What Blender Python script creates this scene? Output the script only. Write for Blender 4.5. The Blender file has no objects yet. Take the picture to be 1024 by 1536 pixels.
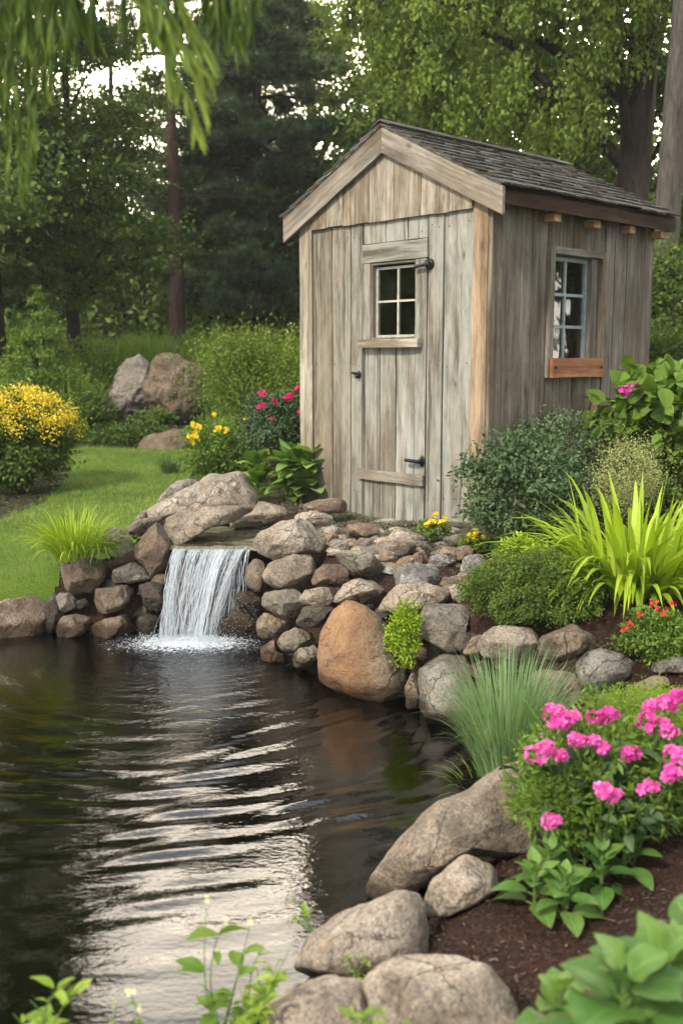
import bpy, math, random
import numpy as np
from mathutils import Vector, noise as mn

random.seed(7)
RNG = np.random.default_rng(7)
SC = bpy.context.scene
COL = SC.collection
R = math.radians

# ------------------------------------------------------------------ camera
TH, FPX, CAMZ = 0.1492, 1522.0, 1.7
cam_d = bpy.data.cameras.new('camera')
cam = bpy.data.objects.new('camera', cam_d)
COL.objects.link(cam)
cam.location = (0, 0, CAMZ)
cam.rotation_euler = (math.pi / 2 - TH, 0, 0)
cam_d.sensor_fit = 'VERTICAL'
cam_d.sensor_height = 36
cam_d.lens = 36 * FPX / 1536
cam_d.clip_start, cam_d.clip_end = 0.05, 500
cam_d.dof.use_dof = True
cam_d.dof.focus_distance = 5.4
cam_d.dof.aperture_fstop = 2.8
SC.camera = cam

# ------------------------------------------------------------------ sky, sun, exposure
SUN_EL, SUN_AZ = R(42), R(218)          # azimuth clockwise from +Y: behind and left of the camera
world = bpy.data.worlds.new('World')
SC.world = world
world.use_nodes = True
wn, wl = world.node_tree.nodes, world.node_tree.links
wn.clear()
w_out = wn.new('ShaderNodeOutputWorld')
w_bg = wn.new('ShaderNodeBackground')
w_bg.inputs['Strength'].default_value = 0.12
sky = wn.new('ShaderNodeTexSky')
sky.sky_type = 'NISHITA'
sky.sun_disc = False
sky.sun_elevation = SUN_EL
sky.sun_rotation = SUN_AZ
tc = wn.new('ShaderNodeTexCoord')
mp = wn.new('ShaderNodeMapping')
mp.inputs['Scale'].default_value = (1.2, 1.2, 3.2)
mp.inputs['Location'].default_value = (.4, .2, .7)
nz = wn.new('ShaderNodeTexNoise')
nz.inputs['Scale'].default_value = 2.1
nz.inputs['Detail'].default_value = 7
nz.inputs['Roughness'].default_value = 0.55
rp = wn.new('ShaderNodeValToRGB')
rp.color_ramp.elements[0].position = 0.38
rp.color_ramp.elements[1].position = 0.62
wl.new(tc.outputs['Generated'], mp.inputs['Vector'])
wl.new(mp.outputs[0], nz.inputs['Vector'])
wl.new(nz.outputs['Fac'], rp.inputs['Fac'])
# clouds: brightest low in the sky ahead, greyer overhead
sep = wn.new('ShaderNodeSeparateXYZ')
wl.new(tc.outputs['Generated'], sep.inputs[0])
el = wn.new('ShaderNodeMapRange')
el.inputs['From Min'].default_value, el.inputs['From Max'].default_value = 0.35, 0.64
el.inputs['To Min'].default_value, el.inputs['To Max'].default_value = 1.0, 0.0
wl.new(sep.outputs['Z'], el.inputs['Value'])
fw = wn.new('ShaderNodeMapRange')
fw.inputs['From Min'].default_value, fw.inputs['From Max'].default_value = 0.0, 0.95
wl.new(sep.outputs['Y'], fw.inputs['Value'])
mu = wn.new('ShaderNodeMath'); mu.operation = 'MULTIPLY'
wl.new(el.outputs[0], mu.inputs[0]); wl.new(fw.outputs[0], mu.inputs[1])
cc = wn.new('ShaderNodeMixRGB')
cc.inputs[1].default_value = (8.2, 8.8, 9.8, 1)
cc.inputs[2].default_value = (150, 129, 100, 1)
wl.new(mu.outputs[0], cc.inputs[0])
dk = wn.new('ShaderNodeMixRGB'); dk.blend_type = 'MULTIPLY'; dk.inputs[0].default_value = 1
base = wn.new('ShaderNodeMixRGB')
base.inputs[0].default_value = 0.75
wl.new(sky.outputs[0], base.inputs[1]); wl.new(cc.outputs[0], base.inputs[2])
v2 = wn.new('ShaderNodeMapRange')
v2.inputs['To Min'].default_value, v2.inputs['To Max'].default_value = 0.68, 1.2
wl.new(rp.outputs[0], v2.inputs['Value'])
wl.new(base.outputs[0], dk.inputs[1]); wl.new(v2.outputs[0], dk.inputs[2])
wl.new(dk.outputs[0], w_bg.inputs['Color'])
wl.new(w_bg.outputs[0], w_out.inputs['Surface'])

sun_d = bpy.data.lights.new('sun', 'SUN')
sun_d.energy = 2.7
sun_d.angle = R(5)
sun_d.color = (1.0, 0.90, 0.75)
sun = bpy.data.objects.new('sun', sun_d)
COL.objects.link(sun)
sd = Vector((math.sin(SUN_AZ) * math.cos(SUN_EL), math.cos(SUN_AZ) * math.cos(SUN_EL), math.sin(SUN_EL)))
sun.rotation_euler = sd.to_track_quat('Z', 'Y').to_euler()
SC.view_settings.view_transform = 'Standard'
SC.view_settings.look = 'None'
SC.view_settings.gamma = 1
SC.view_settings.exposure = 0.8
SC.cycles.max_bounces = 8
SC.cycles.transparent_max_bounces = 12
SC.cycles.diffuse_bounces = 3
SC.cycles.use_denoising = True
SC.cycles.use_adaptive_sampling = True
SC.cycles.adaptive_threshold = 0.005

# ------------------------------------------------------------------ helpers
CT, ST = math.cos(TH), math.sin(TH)
def ray(px, py):
    a = (px - 512) / FPX; b = (768 - py) / FPX
    return np.array([a, CT + b * ST, -ST + b * CT])
CAM = np.array([0, 0, CAMZ])
def at(px, py, Y):
    d = ray(px, py); return CAM + d * (Y / d[1])
def onz(px, py, z):
    d = ray(px, py); return CAM + d * ((z - CAMZ) / d[2])
def nrm(a):
    a = np.asarray(a, float); n = np.linalg.norm(a, axis=-1, keepdims=True); return a / np.maximum(n, 1e-9)

def tag(o, label=None, cat=None, group=None, kind=None):
    if label: o['label'] = label
    if cat: o['category'] = cat
    if group: o['group'] = group
    if kind: o['kind'] = kind
    return o
def empty(name, loc, label, cat, group=None):
    o = bpy.data.objects.new(name, None); COL.objects.link(o)
    o.empty_display_size = 0.1
    o.location = tuple(float(v) for v in loc)
    return tag(o, label, cat, group)
def wloc(o):
    p = np.zeros(3)
    while o is not None:
        p = p + np.array(o.location); o = o.parent
    return p
def mk(name, V, F, mat, parent=None, tone=None, smooth=False, gc=None, loc=None, matidx=None):
    """one mesh object from numpy arrays (V in world coordinates)"""
    V = np.asarray(V, np.float32)
    org = wloc(parent) if parent is not None else (np.array(loc, float) if loc is not None else np.zeros(3))
    me = bpy.data.meshes.new(name)
    V2 = (V - org.astype(np.float32)).astype(np.float32)
    if isinstance(F, np.ndarray):
        n, k = F.shape
        me.vertices.add(len(V2)); me.vertices.foreach_set('co', V2.ravel())
        me.loops.add(n * k); me.loops.foreach_set('vertex_index', F.astype(np.int32).ravel())
        me.polygons.add(n); me.polygons.foreach_set('loop_start', np.arange(0, n * k, k, dtype=np.int32))
    else:
        me.from_pydata([tuple(map(float, v)) for v in V2], [], F)
    if tone is not None:
        a = me.attributes.new('tone', 'FLOAT', 'POINT'); a.data.foreach_set('value', np.asarray(tone, np.float32).ravel())
    if gc is not None:
        a = me.attributes.new('gc', 'FLOAT_VECTOR', 'POINT'); a.data.foreach_set('vector', np.asarray(gc, np.float32).ravel())
    ml = mat if isinstance(mat, (list, tuple)) else [mat]
    for m in ml: me.materials.append(m)
    if matidx is not None: me.polygons.foreach_set('material_index', np.asarray(matidx, np.int32))
    me.polygons.foreach_set('use_smooth', np.full(len(me.polygons), bool(smooth)))
    me.update(); me.validate()
    o = bpy.data.objects.new(name, me); COL.objects.link(o)
    if parent is not None: o.parent = parent
    elif loc is not None: o.location = tuple(float(v) for v in loc)
    return o

def join(parts):
    """parts: list of (V,F,tone) -> joined arrays"""
    Vs, Fs, Ts, k = [], [], [], 0
    for V, F, T in parts:
        Vs.append(V); Fs.append(F + k); Ts.append(np.broadcast_to(np.asarray(T, float), (len(V),))); k += len(V)
    return np.concatenate(Vs), np.concatenate(Fs), np.concatenate(Ts)

def scatter(T, TF, P, D, N, S, tone):
    """instances of a leaf template baked into one mesh: +Y along D, +Z along N"""
    P, D, N = np.asarray(P, float), nrm(D), np.asarray(N, float)
    X = nrm(np.cross(D, N)); Z = np.cross(X, D)
    S = np.asarray(S, float)
    if S.ndim == 1: S = np.stack([S, S, S], 1)
    n, m = len(P), len(T)
    V = (P[:, None, :] + T[None, :, 0:1] * S[:, None, 0:1] * X[:, None, :] + T[None, :, 1:2] * S[:, None, 1:2] * D[:, None, :]
         + T[None, :, 2:3] * S[:, None, 2:3] * Z[:, None, :]).reshape(-1, 3)
    F = (TF[None] + (np.arange(n) * m)[:, None, None]).reshape(-1, TF.shape[1])
    return V, F, np.repeat(np.broadcast_to(np.asarray(tone, float), (n,)), m)

# leaf templates (unit length along +Y)
T_DIAM = (np.array([[0, 0, 0], [.26, .45, -.05], [0, 1, -.12], [-.26, .45, -.05], ]), np.array([[0, 1, 2, 3]]))
T_LEAF = (np.array([[0, 0, 0], [.2, .25, .04], [.25, .55, .02], [0, 1, -.16], [-.25, .55, .02], [-.2, .25, .04], [0, .28, -.03], [0, .6, -.06]]),
          np.array([[0, 1, 6, 0], [1, 2, 7, 6], [2, 3, 7, 2], [0, 6, 5, 0], [6, 7, 4, 5], [7, 3, 4, 7]]))
# avoid degenerate quads: triangulated version
T_LEAF = (T_LEAF[0], np.array([[0, 1, 6], [1, 2, 7], [1, 7, 6], [2, 3, 7], [0, 6, 5], [6, 7, 4], [6, 4, 5], [7, 3, 4]]))
T_NEEDLE = (np.array([[-.5, 0, 0], [.5, 0, 0], [0, 1, 0]]), np.array([[0, 1, 2]]))

def big_leaf(wd=.5, nx=6, ny=12, curl=.35, fold=.18, wave=.03, tip=1.4):
    """ovate leaf surface, unit length"""
    v = []; 
    for j in range(ny + 1):
        t = j / ny
        w = wd * (math.sin(math.pi * t ** .86) ** .8) * (1 - .12 * t) if 0 < t < 1 else 0.004
        for i in range(nx + 1):
            s = (i / nx) * 2 - 1
            x = s * w
            vein = .011 * abs(math.sin(t * 26 - abs(s) * 5)) * (1 - abs(s))
            z = fold * abs(x) - curl * t * t + vein + wave * math.sin(t * 11 + (2 if s > 0 else 0)) * s * s
            v.append((x, t, z))
    f = [[j * (nx + 1) + i, j * (nx + 1) + i + 1, (j + 1) * (nx + 1) + i + 1, (j + 1) * (nx + 1) + i] for j in range(ny) for i in range(nx)]
    return np.array(v), np.array(f)

def tube(pts, rad, seg=8, cap=False):
    pts = np.asarray(pts, float); n = len(pts)
    rad = np.broadcast_to(np.asarray(rad, float), (n,))
    t = nrm(np.gradient(pts, axis=0))
    ref = np.array([0, 0, 1.]) if abs(t[0][2]) < .9 else np.array([1., 0, 0])
    V = []
    for k in range(n):
        a = nrm(np.cross(t[k], ref)); b = np.cross(t[k], a)
        for s in range(seg):
            w = 2 * math.pi * s / seg
            V.append(pts[k] + rad[k] * (math.cos(w) * a + math.sin(w) * b))
    F = [[k * seg + s, k * seg + (s + 1) % seg, (k + 1) * seg + (s + 1) % seg, (k + 1) * seg + s] for k in range(n - 1) for s in range(seg)]
    return np.array(V), np.array(F)

def blades(P, D0, L, W, bend, segs=5, fold=0.0, rng=RNG, taper=1.0, side=None):
    """strap leaves / grass blades: arcs that start along D0 and bend down; returns V,F (m quads)"""
    n = len(P); D0 = nrm(D0)
    hor = D0.copy(); hor[:, 2] = 0
    hor = nrm(hor + rng.normal(0, .02, (n, 3)) * [1, 1, 0])
    sd_ = nrm(np.cross(hor, [0, 0, 1.])) if side is None else side
    pos = np.array(P, float); d = D0.copy()
    rows = []
    for k in range(segs + 1):
        t = k / segs
        w = W * (0.55 + .9 * t if t < .4 else .91) * (1 - max(0, (t - .45) / .55) ** 1.6 * taper) if segs > 2 else W * (1 - t)
        w = np.maximum(w, W * .03)
        rows.append((pos - sd_ * w[:, None] * .5, pos + np.array([0, 0, -1.]) * fold * w[:, None], pos + sd_ * w[:, None] * .5))
        d = nrm(d + np.array([0, 0, -1.]) * (bend / segs * (0.4 + 1.4 * t))[:, None])
        pos = pos + d * (L / segs)[:, None]
    c = 3 if fold else 2
    V = np.stack([np.stack([r[0], r[1], r[2]] if fold else [r[0], r[2]], 1) for r in rows], 1)   # n, segs+1, c, 3
    m = (segs + 1) * c
    TF = []
    for k in range(segs):
        for i in range(c - 1):
            TF.append([k * c + i, k * c + i + 1, (k + 1) * c + i + 1, (k + 1) * c + i])
    TF = np.array(TF)
    F = (TF[None] + (np.arange(n) * m)[:, None, None]).reshape(-1, 4)
    return V.reshape(-1, 3), F, m

# ------------------------------------------------------------------ materials
def newmat(name):
    m = bpy.data.materials.new(name); m.use_nodes = True
    nt = m.node_tree; nt.nodes.clear()
    out = nt.nodes.new('ShaderNodeOutputMaterial')
    return m, nt, out
class NB:
    def __init__(s, nt): s.nt = nt
    def n(s, t, **kw):
        nd = s.nt.nodes.new(t)
        for k, v in kw.items():
            if k in nd.inputs and not hasattr(type(nd), k): nd.inputs[k].default_value = v
            else: setattr(nd, k, v)
        return nd
    def l(s, a, b): s.nt.links.new(a, b)
    def noise(s, vec, scale, detail=4, rough=.5, dist=0):
        nd = s.nt.nodes.new('ShaderNodeTexNoise')
        nd.inputs['Scale'].default_value = scale; nd.inputs['Detail'].default_value = detail
        nd.inputs['Roughness'].default_value = rough; nd.inputs['Distortion'].default_value = dist
        if vec is not None: s.l(vec, nd.inputs['Vector'])
        return nd.outputs['Fac']
    def ramp(s, fac, stops, interp='LINEAR'):
        nd = s.nt.nodes.new('ShaderNodeValToRGB'); e = nd.color_ramp.elements
        nd.color_ramp.interpolation = interp
        while len(e) < len(stops): e.new(.5)
        for q, (p, c) in zip(e, stops):
            q.position = p; q.color = (*c, 1) if not isinstance(c, (int, float)) else (c, c, c, 1)
        s.l(fac, nd.inputs['Fac']); return nd.outputs['Color']
    def mix(s, fac, a, b, mode='MIX'):
        nd = s.nt.nodes.new('ShaderNodeMixRGB'); nd.blend_type = mode
        for i, v in ((0, fac), (1, a), (2, b)):
            if hasattr(v, 'node'): s.l(v, nd.inputs[i])
            elif i == 0: nd.inputs[0].default_value = v
            else: nd.inputs[i].default_value = (*v, 1)
        return nd.outputs[0]
    def math(s, op, a, b=None, clamp=False):
        nd = s.nt.nodes.new('ShaderNodeMath'); nd.operation = op; nd.use_clamp = clamp
        for i, v in ((0, a), (1, b)):
            if v is None: continue
            if hasattr(v, 'node'): s.l(v, nd.inputs[i])
            else: nd.inputs[i].default_value = v
        return nd.outputs[0]
    def mapping(s, vec, scale, loc=(0, 0, 0)):
        nd = s.nt.nodes.new('ShaderNodeMapping'); nd.inputs['Scale'].default_value = scale; nd.inputs['Location'].default_value = loc
        s.l(vec, nd.inputs['Vector']); return nd.outputs[0]
    def bump(s, h, strength=.5, dist=.01, nrm_=None):
        nd = s.nt.nodes.new('ShaderNodeBump'); nd.inputs['Strength'].default_value = strength; nd.inputs['Distance'].default_value = dist
        s.l(h, nd.inputs['Height'])
        if nrm_ is not None: s.l(nrm_, nd.inputs['Normal'])
        return nd.outputs[0]
    def pbr(s, out, color, rough=.8, normal=None, spec=.3, metal=0.0):
        p = s.nt.nodes.new('ShaderNodeBsdfPrincipled')
        if hasattr(color, 'node'): s.l(color, p.inputs['Base Color'])
        else: p.inputs['Base Color'].default_value = (*color, 1)
        if hasattr(rough, 'node'): s.l(rough, p.inputs['Roughness'])
        else: p.inputs['Roughness'].default_value = rough
        p.inputs['Specular IOR Level'].default_value = spec
        p.inputs['Metallic'].default_value = metal
        if normal is not None: s.l(normal, p.inputs['Normal'])
        if out is not None: s.l(p.outputs[0], out.inputs['Surface'])
        return p
    def attr(s, name, o='Fac'):
        nd = s.nt.nodes.new('ShaderNodeAttribute'); nd.attribute_name = name; return nd.outputs[o]
    def obj(s): return s.nt.nodes.new('ShaderNodeTexCoord').outputs['Object']
    def pos(s): return s.nt.nodes.new('ShaderNodeNewGeometry').outputs['Position']

def leafmat(name, dark, mid, light, trans=.3, rough=.55, spec=.25, patch=None, veins=False):
    m, nt, out = newmat(name); b = NB(nt)
    col = b.ramp(b.attr('tone'), [(0, dark), (.5, mid), (1, light)])
    if veins:   # pale midrib and side veins, blotches and a browned rim; gc = (across, along, rim)
        sg = b.n('ShaderNodeSeparateXYZ'); b.l(b.attr('gc', 'Vector'), sg.inputs[0]); ax_ = b.math('ABSOLUTE', sg.outputs[0])
        wv = b.math('SINE', b.math('MULTIPLY', b.math('SUBTRACT', sg.outputs[1], b.math('MULTIPLY', ax_, .75)), 58))
        vn = b.math('MAXIMUM', b.ramp(wv, [(.80, 0), (.97, .38)]), b.ramp(ax_, [(.008, .8), (.028, 0)]))
        col = b.mix(vn, col, b.mix(1, col, (1.7, 1.5, 1.9), 'MULTIPLY'))
        bl = b.noise(b.pos(), 38, 5, .7); col = b.mix(b.ramp(bl, [(.40, .5), (.56, 0)]), col, b.mix(1, col, (.62, .68, .6), 'MULTIPLY'))
        br = b.noise(b.pos(), 60, 4, .7); rim = b.math('MULTIPLY', b.ramp(sg.outputs[2], [(.78, 0), (.97, 1)]), b.ramp(br, [(.52, 0), (.62, .85)]))
        col = b.mix(rim, col, (.22, .13, .05)); col = b.mix(b.ramp(b.noise(b.pos(), 110, 2), [(.70, 0), (.74, .8)]), col, (.16, .10, .04))
    if patch:
        n_ = b.noise(b.pos(), patch[1], 2)
        col = b.mix(b.ramp(n_, [(.5, 0), (.68, 1)]), col, patch[0])
    p = b.pbr(None, col, rough, None, spec)
    t = b.n('ShaderNodeBsdfTranslucent'); b.l(b.mix(1, col, (1.0, 1.0, .55), 'MULTIPLY'), t.inputs['Color'])
    mx = b.n('ShaderNodeMixShader'); mx.inputs[0].default_value = trans
    b.l(p.outputs[0], mx.inputs[1]); b.l(t.outputs[0], mx.inputs[2]); b.l(mx.outputs[0], out.inputs['Surface'])
    return m

def barkmat(name, dark, light, sc=1.0):
    m, nt, out = newmat(name); b = NB(nt)
    v = b.mapping(b.obj(), (9 * sc, 9 * sc, 1.6 * sc))
    h = b.noise(v, 2.5, 8, .65, .6)
    col = b.ramp(h, [(.3, dark), (.7, light)])
    b.pbr(out, col, .95, b.bump(h, .9, .05), .1); return m

def woodmat(name, c0, c1, c2, knot=(.07, .055, .04), stain=.5, rough=.85, green=None):
    """weathered boards: gc = (along, across, depth)"""
    m, nt, out = newmat(name); b = NB(nt)
    gc = b.attr('gc', 'Vector'); tone = b.attr('tone')
    warp = b.noise(b.mapping(gc, (2.2, 9, 9)), 1, 3)
    wv = b.n('ShaderNodeCombineXYZ'); b.l(warp, wv.inputs[1])
    g2 = b.n('ShaderNodeVectorMath', operation='MULTIPLY_ADD'); b.l(wv.outputs[0], g2.inputs[0])
    g2.inputs[1].default_value = (0, .05, 0); b.l(gc, g2.inputs[2]); gw = g2.outputs[0]
    fine = b.noise(b.mapping(gw, (3.5, 170, 170)), 1, 6, .65)
    med = b.noise(b.mapping(gw, (1.4, 34, 34)), 1, 5, .6)
    big = b.noise(b.mapping(gc, (1.7, 5, 5)), 1, 6, .62)
    col = b.ramp(med, [(.3, c0), (.52, c1), (.72, c2)])
    col = b.mix(b.ramp(big, [(.42, 0), (.6, .9)]), col, b.mix(1, col, (.62, .58, .50), 'MULTIPLY'))
    if green: 
        gn = b.noise(b.mapping(gc, (1.1, 7, 7), (3, 1, 7)), 1, 4)
        col = b.mix(b.ramp(gn, [(.42, 0), (.6, .75)]), col, green)
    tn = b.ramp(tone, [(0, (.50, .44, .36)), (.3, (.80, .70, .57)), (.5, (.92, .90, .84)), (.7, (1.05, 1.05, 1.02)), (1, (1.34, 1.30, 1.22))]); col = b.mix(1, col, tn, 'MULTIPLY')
    cr = b.ramp(fine, [(.3, .35), (.42, .95), (.6, 1.08)]); col = b.mix(.6, col, cr, 'MULTIPLY')
    blo = b.noise(b.mapping(gc, (3.2, 14, 14), (5, 5, 5)), 1, 8, .75); col = b.mix(.85, col, b.ramp(blo, [(.34, .5), (.5, 1), (.66, 1.22)]), 'MULTIPLY')
    # dark vertical weather streaks and knots
    st = b.noise(b.mapping(gw, (.9, 18, 18), (9, 4, 2)), 1, 5, .7)
    col = b.mix(b.math('MULTIPLY', b.ramp(st, [(.52, 0), (.64, 1)]), stain), col, (.10, .085, .065))
    vo = b.n('ShaderNodeTexVoronoi'); vo.inputs['Scale'].default_value = 1; vo.inputs['Randomness'].default_value = 1
    b.l(b.mapping(gw, (2.6, 7.5, .01)), vo.inputs['Vector'])
    kn = b.math('MULTIPLY', b.ramp(vo.outputs['Distance'], [(.03, 1), (.07, .5), (.13, 0)]), b.ramp(b.noise(gc, 3.1, 1), [(.46, 0), (.50, .9)]))
    col = b.mix(kn, col, knot)
    hh = b.math('ADD', b.math('MULTIPLY', fine, .6), b.math('MULTIPLY', med, .5))
    b.pbr(out, col, rough, b.bump(hh, .8, .006), .15); return m

def stonemat(name, wet=True):
    """granite; base colour from the object's colour"""
    m, nt, out = newmat(name); b = NB(nt)
    oi = b.n('ShaderNodeObjectInfo')
    off = b.n('ShaderNodeVectorMath', operation='MULTIPLY_ADD')
    cb = b.n('ShaderNodeCombineXYZ'); 
    for i in range(3): b.l(oi.outputs['Random'], cb.inputs[i])
    b.l(cb.outputs[0], off.inputs[0]); off.inputs[1].default_value = (37, 91, 53); b.l(b.obj(), off.inputs[2])
    v = off.outputs[0]
    big = b.noise(v, 3.2, 8, .62, .5); med = b.noise(v, 13, 7, .68); fi = b.noise(v, 75, 4, .7); gr = b.noise(v, 190, 2, .6)
    base = oi.outputs['Color']
    col = b.mix(b.ramp(big, [(.36, 0), (.64, 1)]), b.mix(1, base, (.58, .52, .46), 'MULTIPLY'), b.mix(1, base, (1.25, 1.19, 1.10), 'MULTIPLY'))
    col = b.mix(b.ramp(med, [(.5, 0), (.68, .7)]), col, b.mix(1, base, (1.1, .86, .66), 'MULTIPLY'))
    col = b.mix(b.ramp(b.noise(v, 6.5, 9, .72, .3), [(.51, 0), (.60, .8)]), col, b.mix(1, base, (.46, .43, .39), 'MULTIPLY'))
    sp = b.ramp(fi, [(.34, .45), (.5, 1), (.66, 1.3)]); col = b.mix(.85, col, sp, 'MULTIPLY')
    sp2 = b.ramp(gr, [(.36, .55), (.5, 1), (.64, 1.35)]); col = b.mix(.6, col, sp2, 'MULTIPLY')
    wv_ = b.n('ShaderNodeVectorMath', operation='MULTIPLY_ADD'); cw = b.n('ShaderNodeCombineXYZ')
    for i in range(3): b.l(med, cw.inputs[i])
    b.l(cw.outputs[0], wv_.inputs[0]); wv_.inputs[1].default_value = (.12, .12, .12); b.l(v, wv_.inputs[2])
    ve = b.n('ShaderNodeTexVoronoi'); ve.feature = 'DISTANCE_TO_EDGE'; ve.inputs['Scale'].default_value = 6.5; b.l(wv_.outputs[0], ve.inputs['Vector'])
    ck = b.math('MULTIPLY', b.ramp(ve.outputs['Distance'], [(.0, 1), (.022, 0)]), b.ramp(big, [(.44, 0), (.56, .75)]))
    col = b.mix(ck, col, b.mix(1, base, (.28, .25, .22), 'MULTIPLY'))
    # lichen
    li = b.noise(v, 7, 7, .7, .3); col = b.mix(b.ramp(li, [(.63, 0), (.7, .45)]), col, (.40, .41, .36))
    mo = b.noise(v, 4.5, 6, .7); col = b.mix(b.ramp(mo, [(.58, 0), (.70, .6)]), col, (.085, .088, .038))
    rough = .88
    if wet:
        sz = b.n('ShaderNodeSeparateXYZ'); b.l(b.pos(), sz.inputs[0])
        wob = b.math('MULTIPLY_ADD', b.noise(b.pos(), 14, 4), .05); wob.node.inputs[2].default_value = -.025
        wf = b.n('ShaderNodeMapRange', interpolation_type='SMOOTHSTEP')
        wf.inputs['From Min'].default_value, wf.inputs['From Max'].default_value = .055, .115
        wf.inputs['To Min'].default_value, wf.inputs['To Max'].default_value = 1, 0
        b.l(b.math('ADD', sz.outputs['Z'], wob), wf.inputs['Value'])
        col = b.mix(wf.outputs[0], col, b.mix(1, col, (.26, .22, .17), 'MULTIPLY'))
        rr = b.n('ShaderNodeMapRange'); b.l(wf.outputs[0], rr.inputs['Value']); rr.inputs['To Min'].default_value, rr.inputs['To Max'].default_value = .88, .3
        rough = rr.outputs[0]
    h = b.math('ADD', b.math('MULTIPLY', med, 1.0), b.math('MULTIPLY', fi, .35)); h = b.math('SUBTRACT', h, b.math('MULTIPLY', ck, .5))
    nb = b.bump(h, .95, .03); nb2 = b.bump(gr, .4, .002, nb)
    b.pbr(out, col, rough, nb2, .25); return m, nt, b, col

def simplemat(name, col, rough=.5, spec=.3, metal=0, bumps=None):
    m, nt, out = newmat(name); b = NB(nt)
    n1 = b.noise(b.obj(), bumps[0] if bumps else 30, 5, .6)
    c = b.mix(b.ramp(n1, [(.3, 0), (.7, 1)]), tuple(x * .7 for x in col), tuple(min(1, x * 1.2) for x in col))
    b.pbr(out, c, rough, b.bump(n1, .4, bumps[1] if bumps else .003), spec, metal); return m

M = {}
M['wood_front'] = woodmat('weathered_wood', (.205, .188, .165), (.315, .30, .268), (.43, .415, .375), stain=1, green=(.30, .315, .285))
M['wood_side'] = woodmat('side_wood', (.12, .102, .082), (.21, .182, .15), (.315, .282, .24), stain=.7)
M['wood_gable'] = woodmat('gable_wood', (.22, .19, .15), (.36, .32, .26), (.48, .445, .375), stain=1)
M['wood_orange'] = woodmat('new_post_wood', (.27, .185, .12), (.38, .275, .185), (.46, .36, .26), stain=.5)
M['wood_grey'] = woodmat('silver_wood', (.16, .138, .115), (.27, .24, .205), (.36, .33, .285), stain=.6)
M['wood_red'] = woodmat('cedar_wood', (.20, .07, .03), (.33, .13, .055), (.42, .19, .09), stain=.35, rough=.6)
M['wood_tail'] = woodmat('rafter_wood', (.34, .19, .09), (.48, .29, .15), (.55, .36, .2), stain=.2)
M['wood_dark'] = woodmat('dark_wood', (.04, .025, .018), (.075, .045, .03), (.11, .07, .05), stain=.4)
M['shingle'] = woodmat('shingle_wood', (.04, .041, .04), (.095, .096, .092), (.18, .178, .168), stain=.55)
M['sash'] = simplemat('sash_paint', (.42, .42, .34), .6, .3)
M['sash_b'] = simplemat('pale_sash_paint', (.30, .34, .32), .6, .3)
M['dark'] = simplemat('dark_inside', (.02, .018, .015), .9, .1)
M['iron'] = simplemat('black_iron', (.022, .022, .026), .42, .5, .6, (60, .002))
M['stone'], _, _, _ = stonemat('granite')
M['bark_red'] = barkmat('pine_bark', (.05, .025, .02), (.13, .075, .06))
M['bark_dark'] = barkmat('dark_bark', (.02, .016, .012), (.065, .05, .04))
M['bark_grey'] = barkmat('grey_bark', (.05, .045, .038), (.15, .13, .11))
M['stem'] = simplemat('green_stem', (.10, .17, .04), .7, .2)
M['stem_brown'] = simplemat('brown_stem', (.10, .06, .035), .8, .2)
# special stone: orange iron-stained boulder
mo, nt_, b_, c_ = stonemat('orange_granite')
_p = [n for n in nt_.nodes if n.type == 'BSDF_PRINCIPLED'][0]
_sx = b_.n('ShaderNodeSeparateXYZ'); b_.l(b_.obj(), _sx.inputs[0])
_f = b_.n('ShaderNodeMapRange', interpolation_type='SMOOTHSTEP')
_f.inputs['From Min'].default_value, _f.inputs['From Max'].default_value = .12, -.07
_wz = b_.math('MULTIPLY_ADD', b_.noise(b_.obj(), 6, 5), .22); _wz.node.inputs[2].default_value = -.11
b_.l(b_.math('ADD', _sx.outputs['X'], _wz), _f.inputs['Value'])
_or = b_.mix(b_.ramp(b_.noise(b_.obj(), 7, 6, .65), [(.35, 0), (.65, 1)]), (.25, .14, .075), (.40, .22, .10))
_or = b_.mix(.7, _or, b_.ramp(b_.noise(b_.obj(), 80, 4, .7), [(.33, .55), (.5, 1), (.66, 1.25)]), 'MULTIPLY')
_src = _p.inputs['Base Color'].links[0].from_socket
_last = _src.node   # wet mix: put the stain below it
_under = _last.inputs[1].links[0].from_socket
_st = b_.mix(b_.math('MULTIPLY', _f.outputs[0], .82), _under, _or)
b_.l(_st, _last.inputs[1]); b_.l(_st, _last.inputs[2].links[0].from_socket.node.inputs[1])
M['stone_orange'] = mo

# ------------------------------------------------------------------ terrain
POND = np.array([(-9, 6.2), (-2.1, 6.2), (-1.75, 6.22), (-1.45, 6.25), (-1.18, 6.3), (-.6, 6.35), (-.42, 5.85), (-.05, 5.45), (.22, 5.1), (.46, 4.7), (.62, 4.3),
                 (.66, 3.8), (.5, 3.45), (.28, 3.1), (.08, 2.8), (-.12, 2.5), (-.28, 2.25), (-.6, 2.05), (-1.2, 1.9), (-3, 1.8), (-9, 1.8)])
def pond_sd(x, y):
    """+ inside the pond, - outside"""
    x = np.asarray(x, float); y = np.asarray(y, float)
    d = np.full(x.shape, 1e9); ins = np.zeros(x.shape, bool); n = len(POND)
    for i in range(n):
        a, b = POND[i], POND[(i + 1) % n]
        e = b - a; wx, wy = x - a[0], y - a[1]
        t = np.clip((wx * e[0] + wy * e[1]) / (e @ e), 0, 1)
        d = np.minimum(d, np.hypot(wx - t * e[0], wy - t * e[1]))
        c = ((a[1] <= y) & (b[1] > y)) | ((b[1] <= y) & (a[1] > y))
        with np.errstate(divide='ignore', invalid='ignore'):
            xi = a[0] + (y - a[1]) / (b[1] - a[1] if b[1] != a[1] else 1e-9) * e[0]
        ins ^= c & (x < xi)
    return np.where(ins, d, -d)
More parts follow.
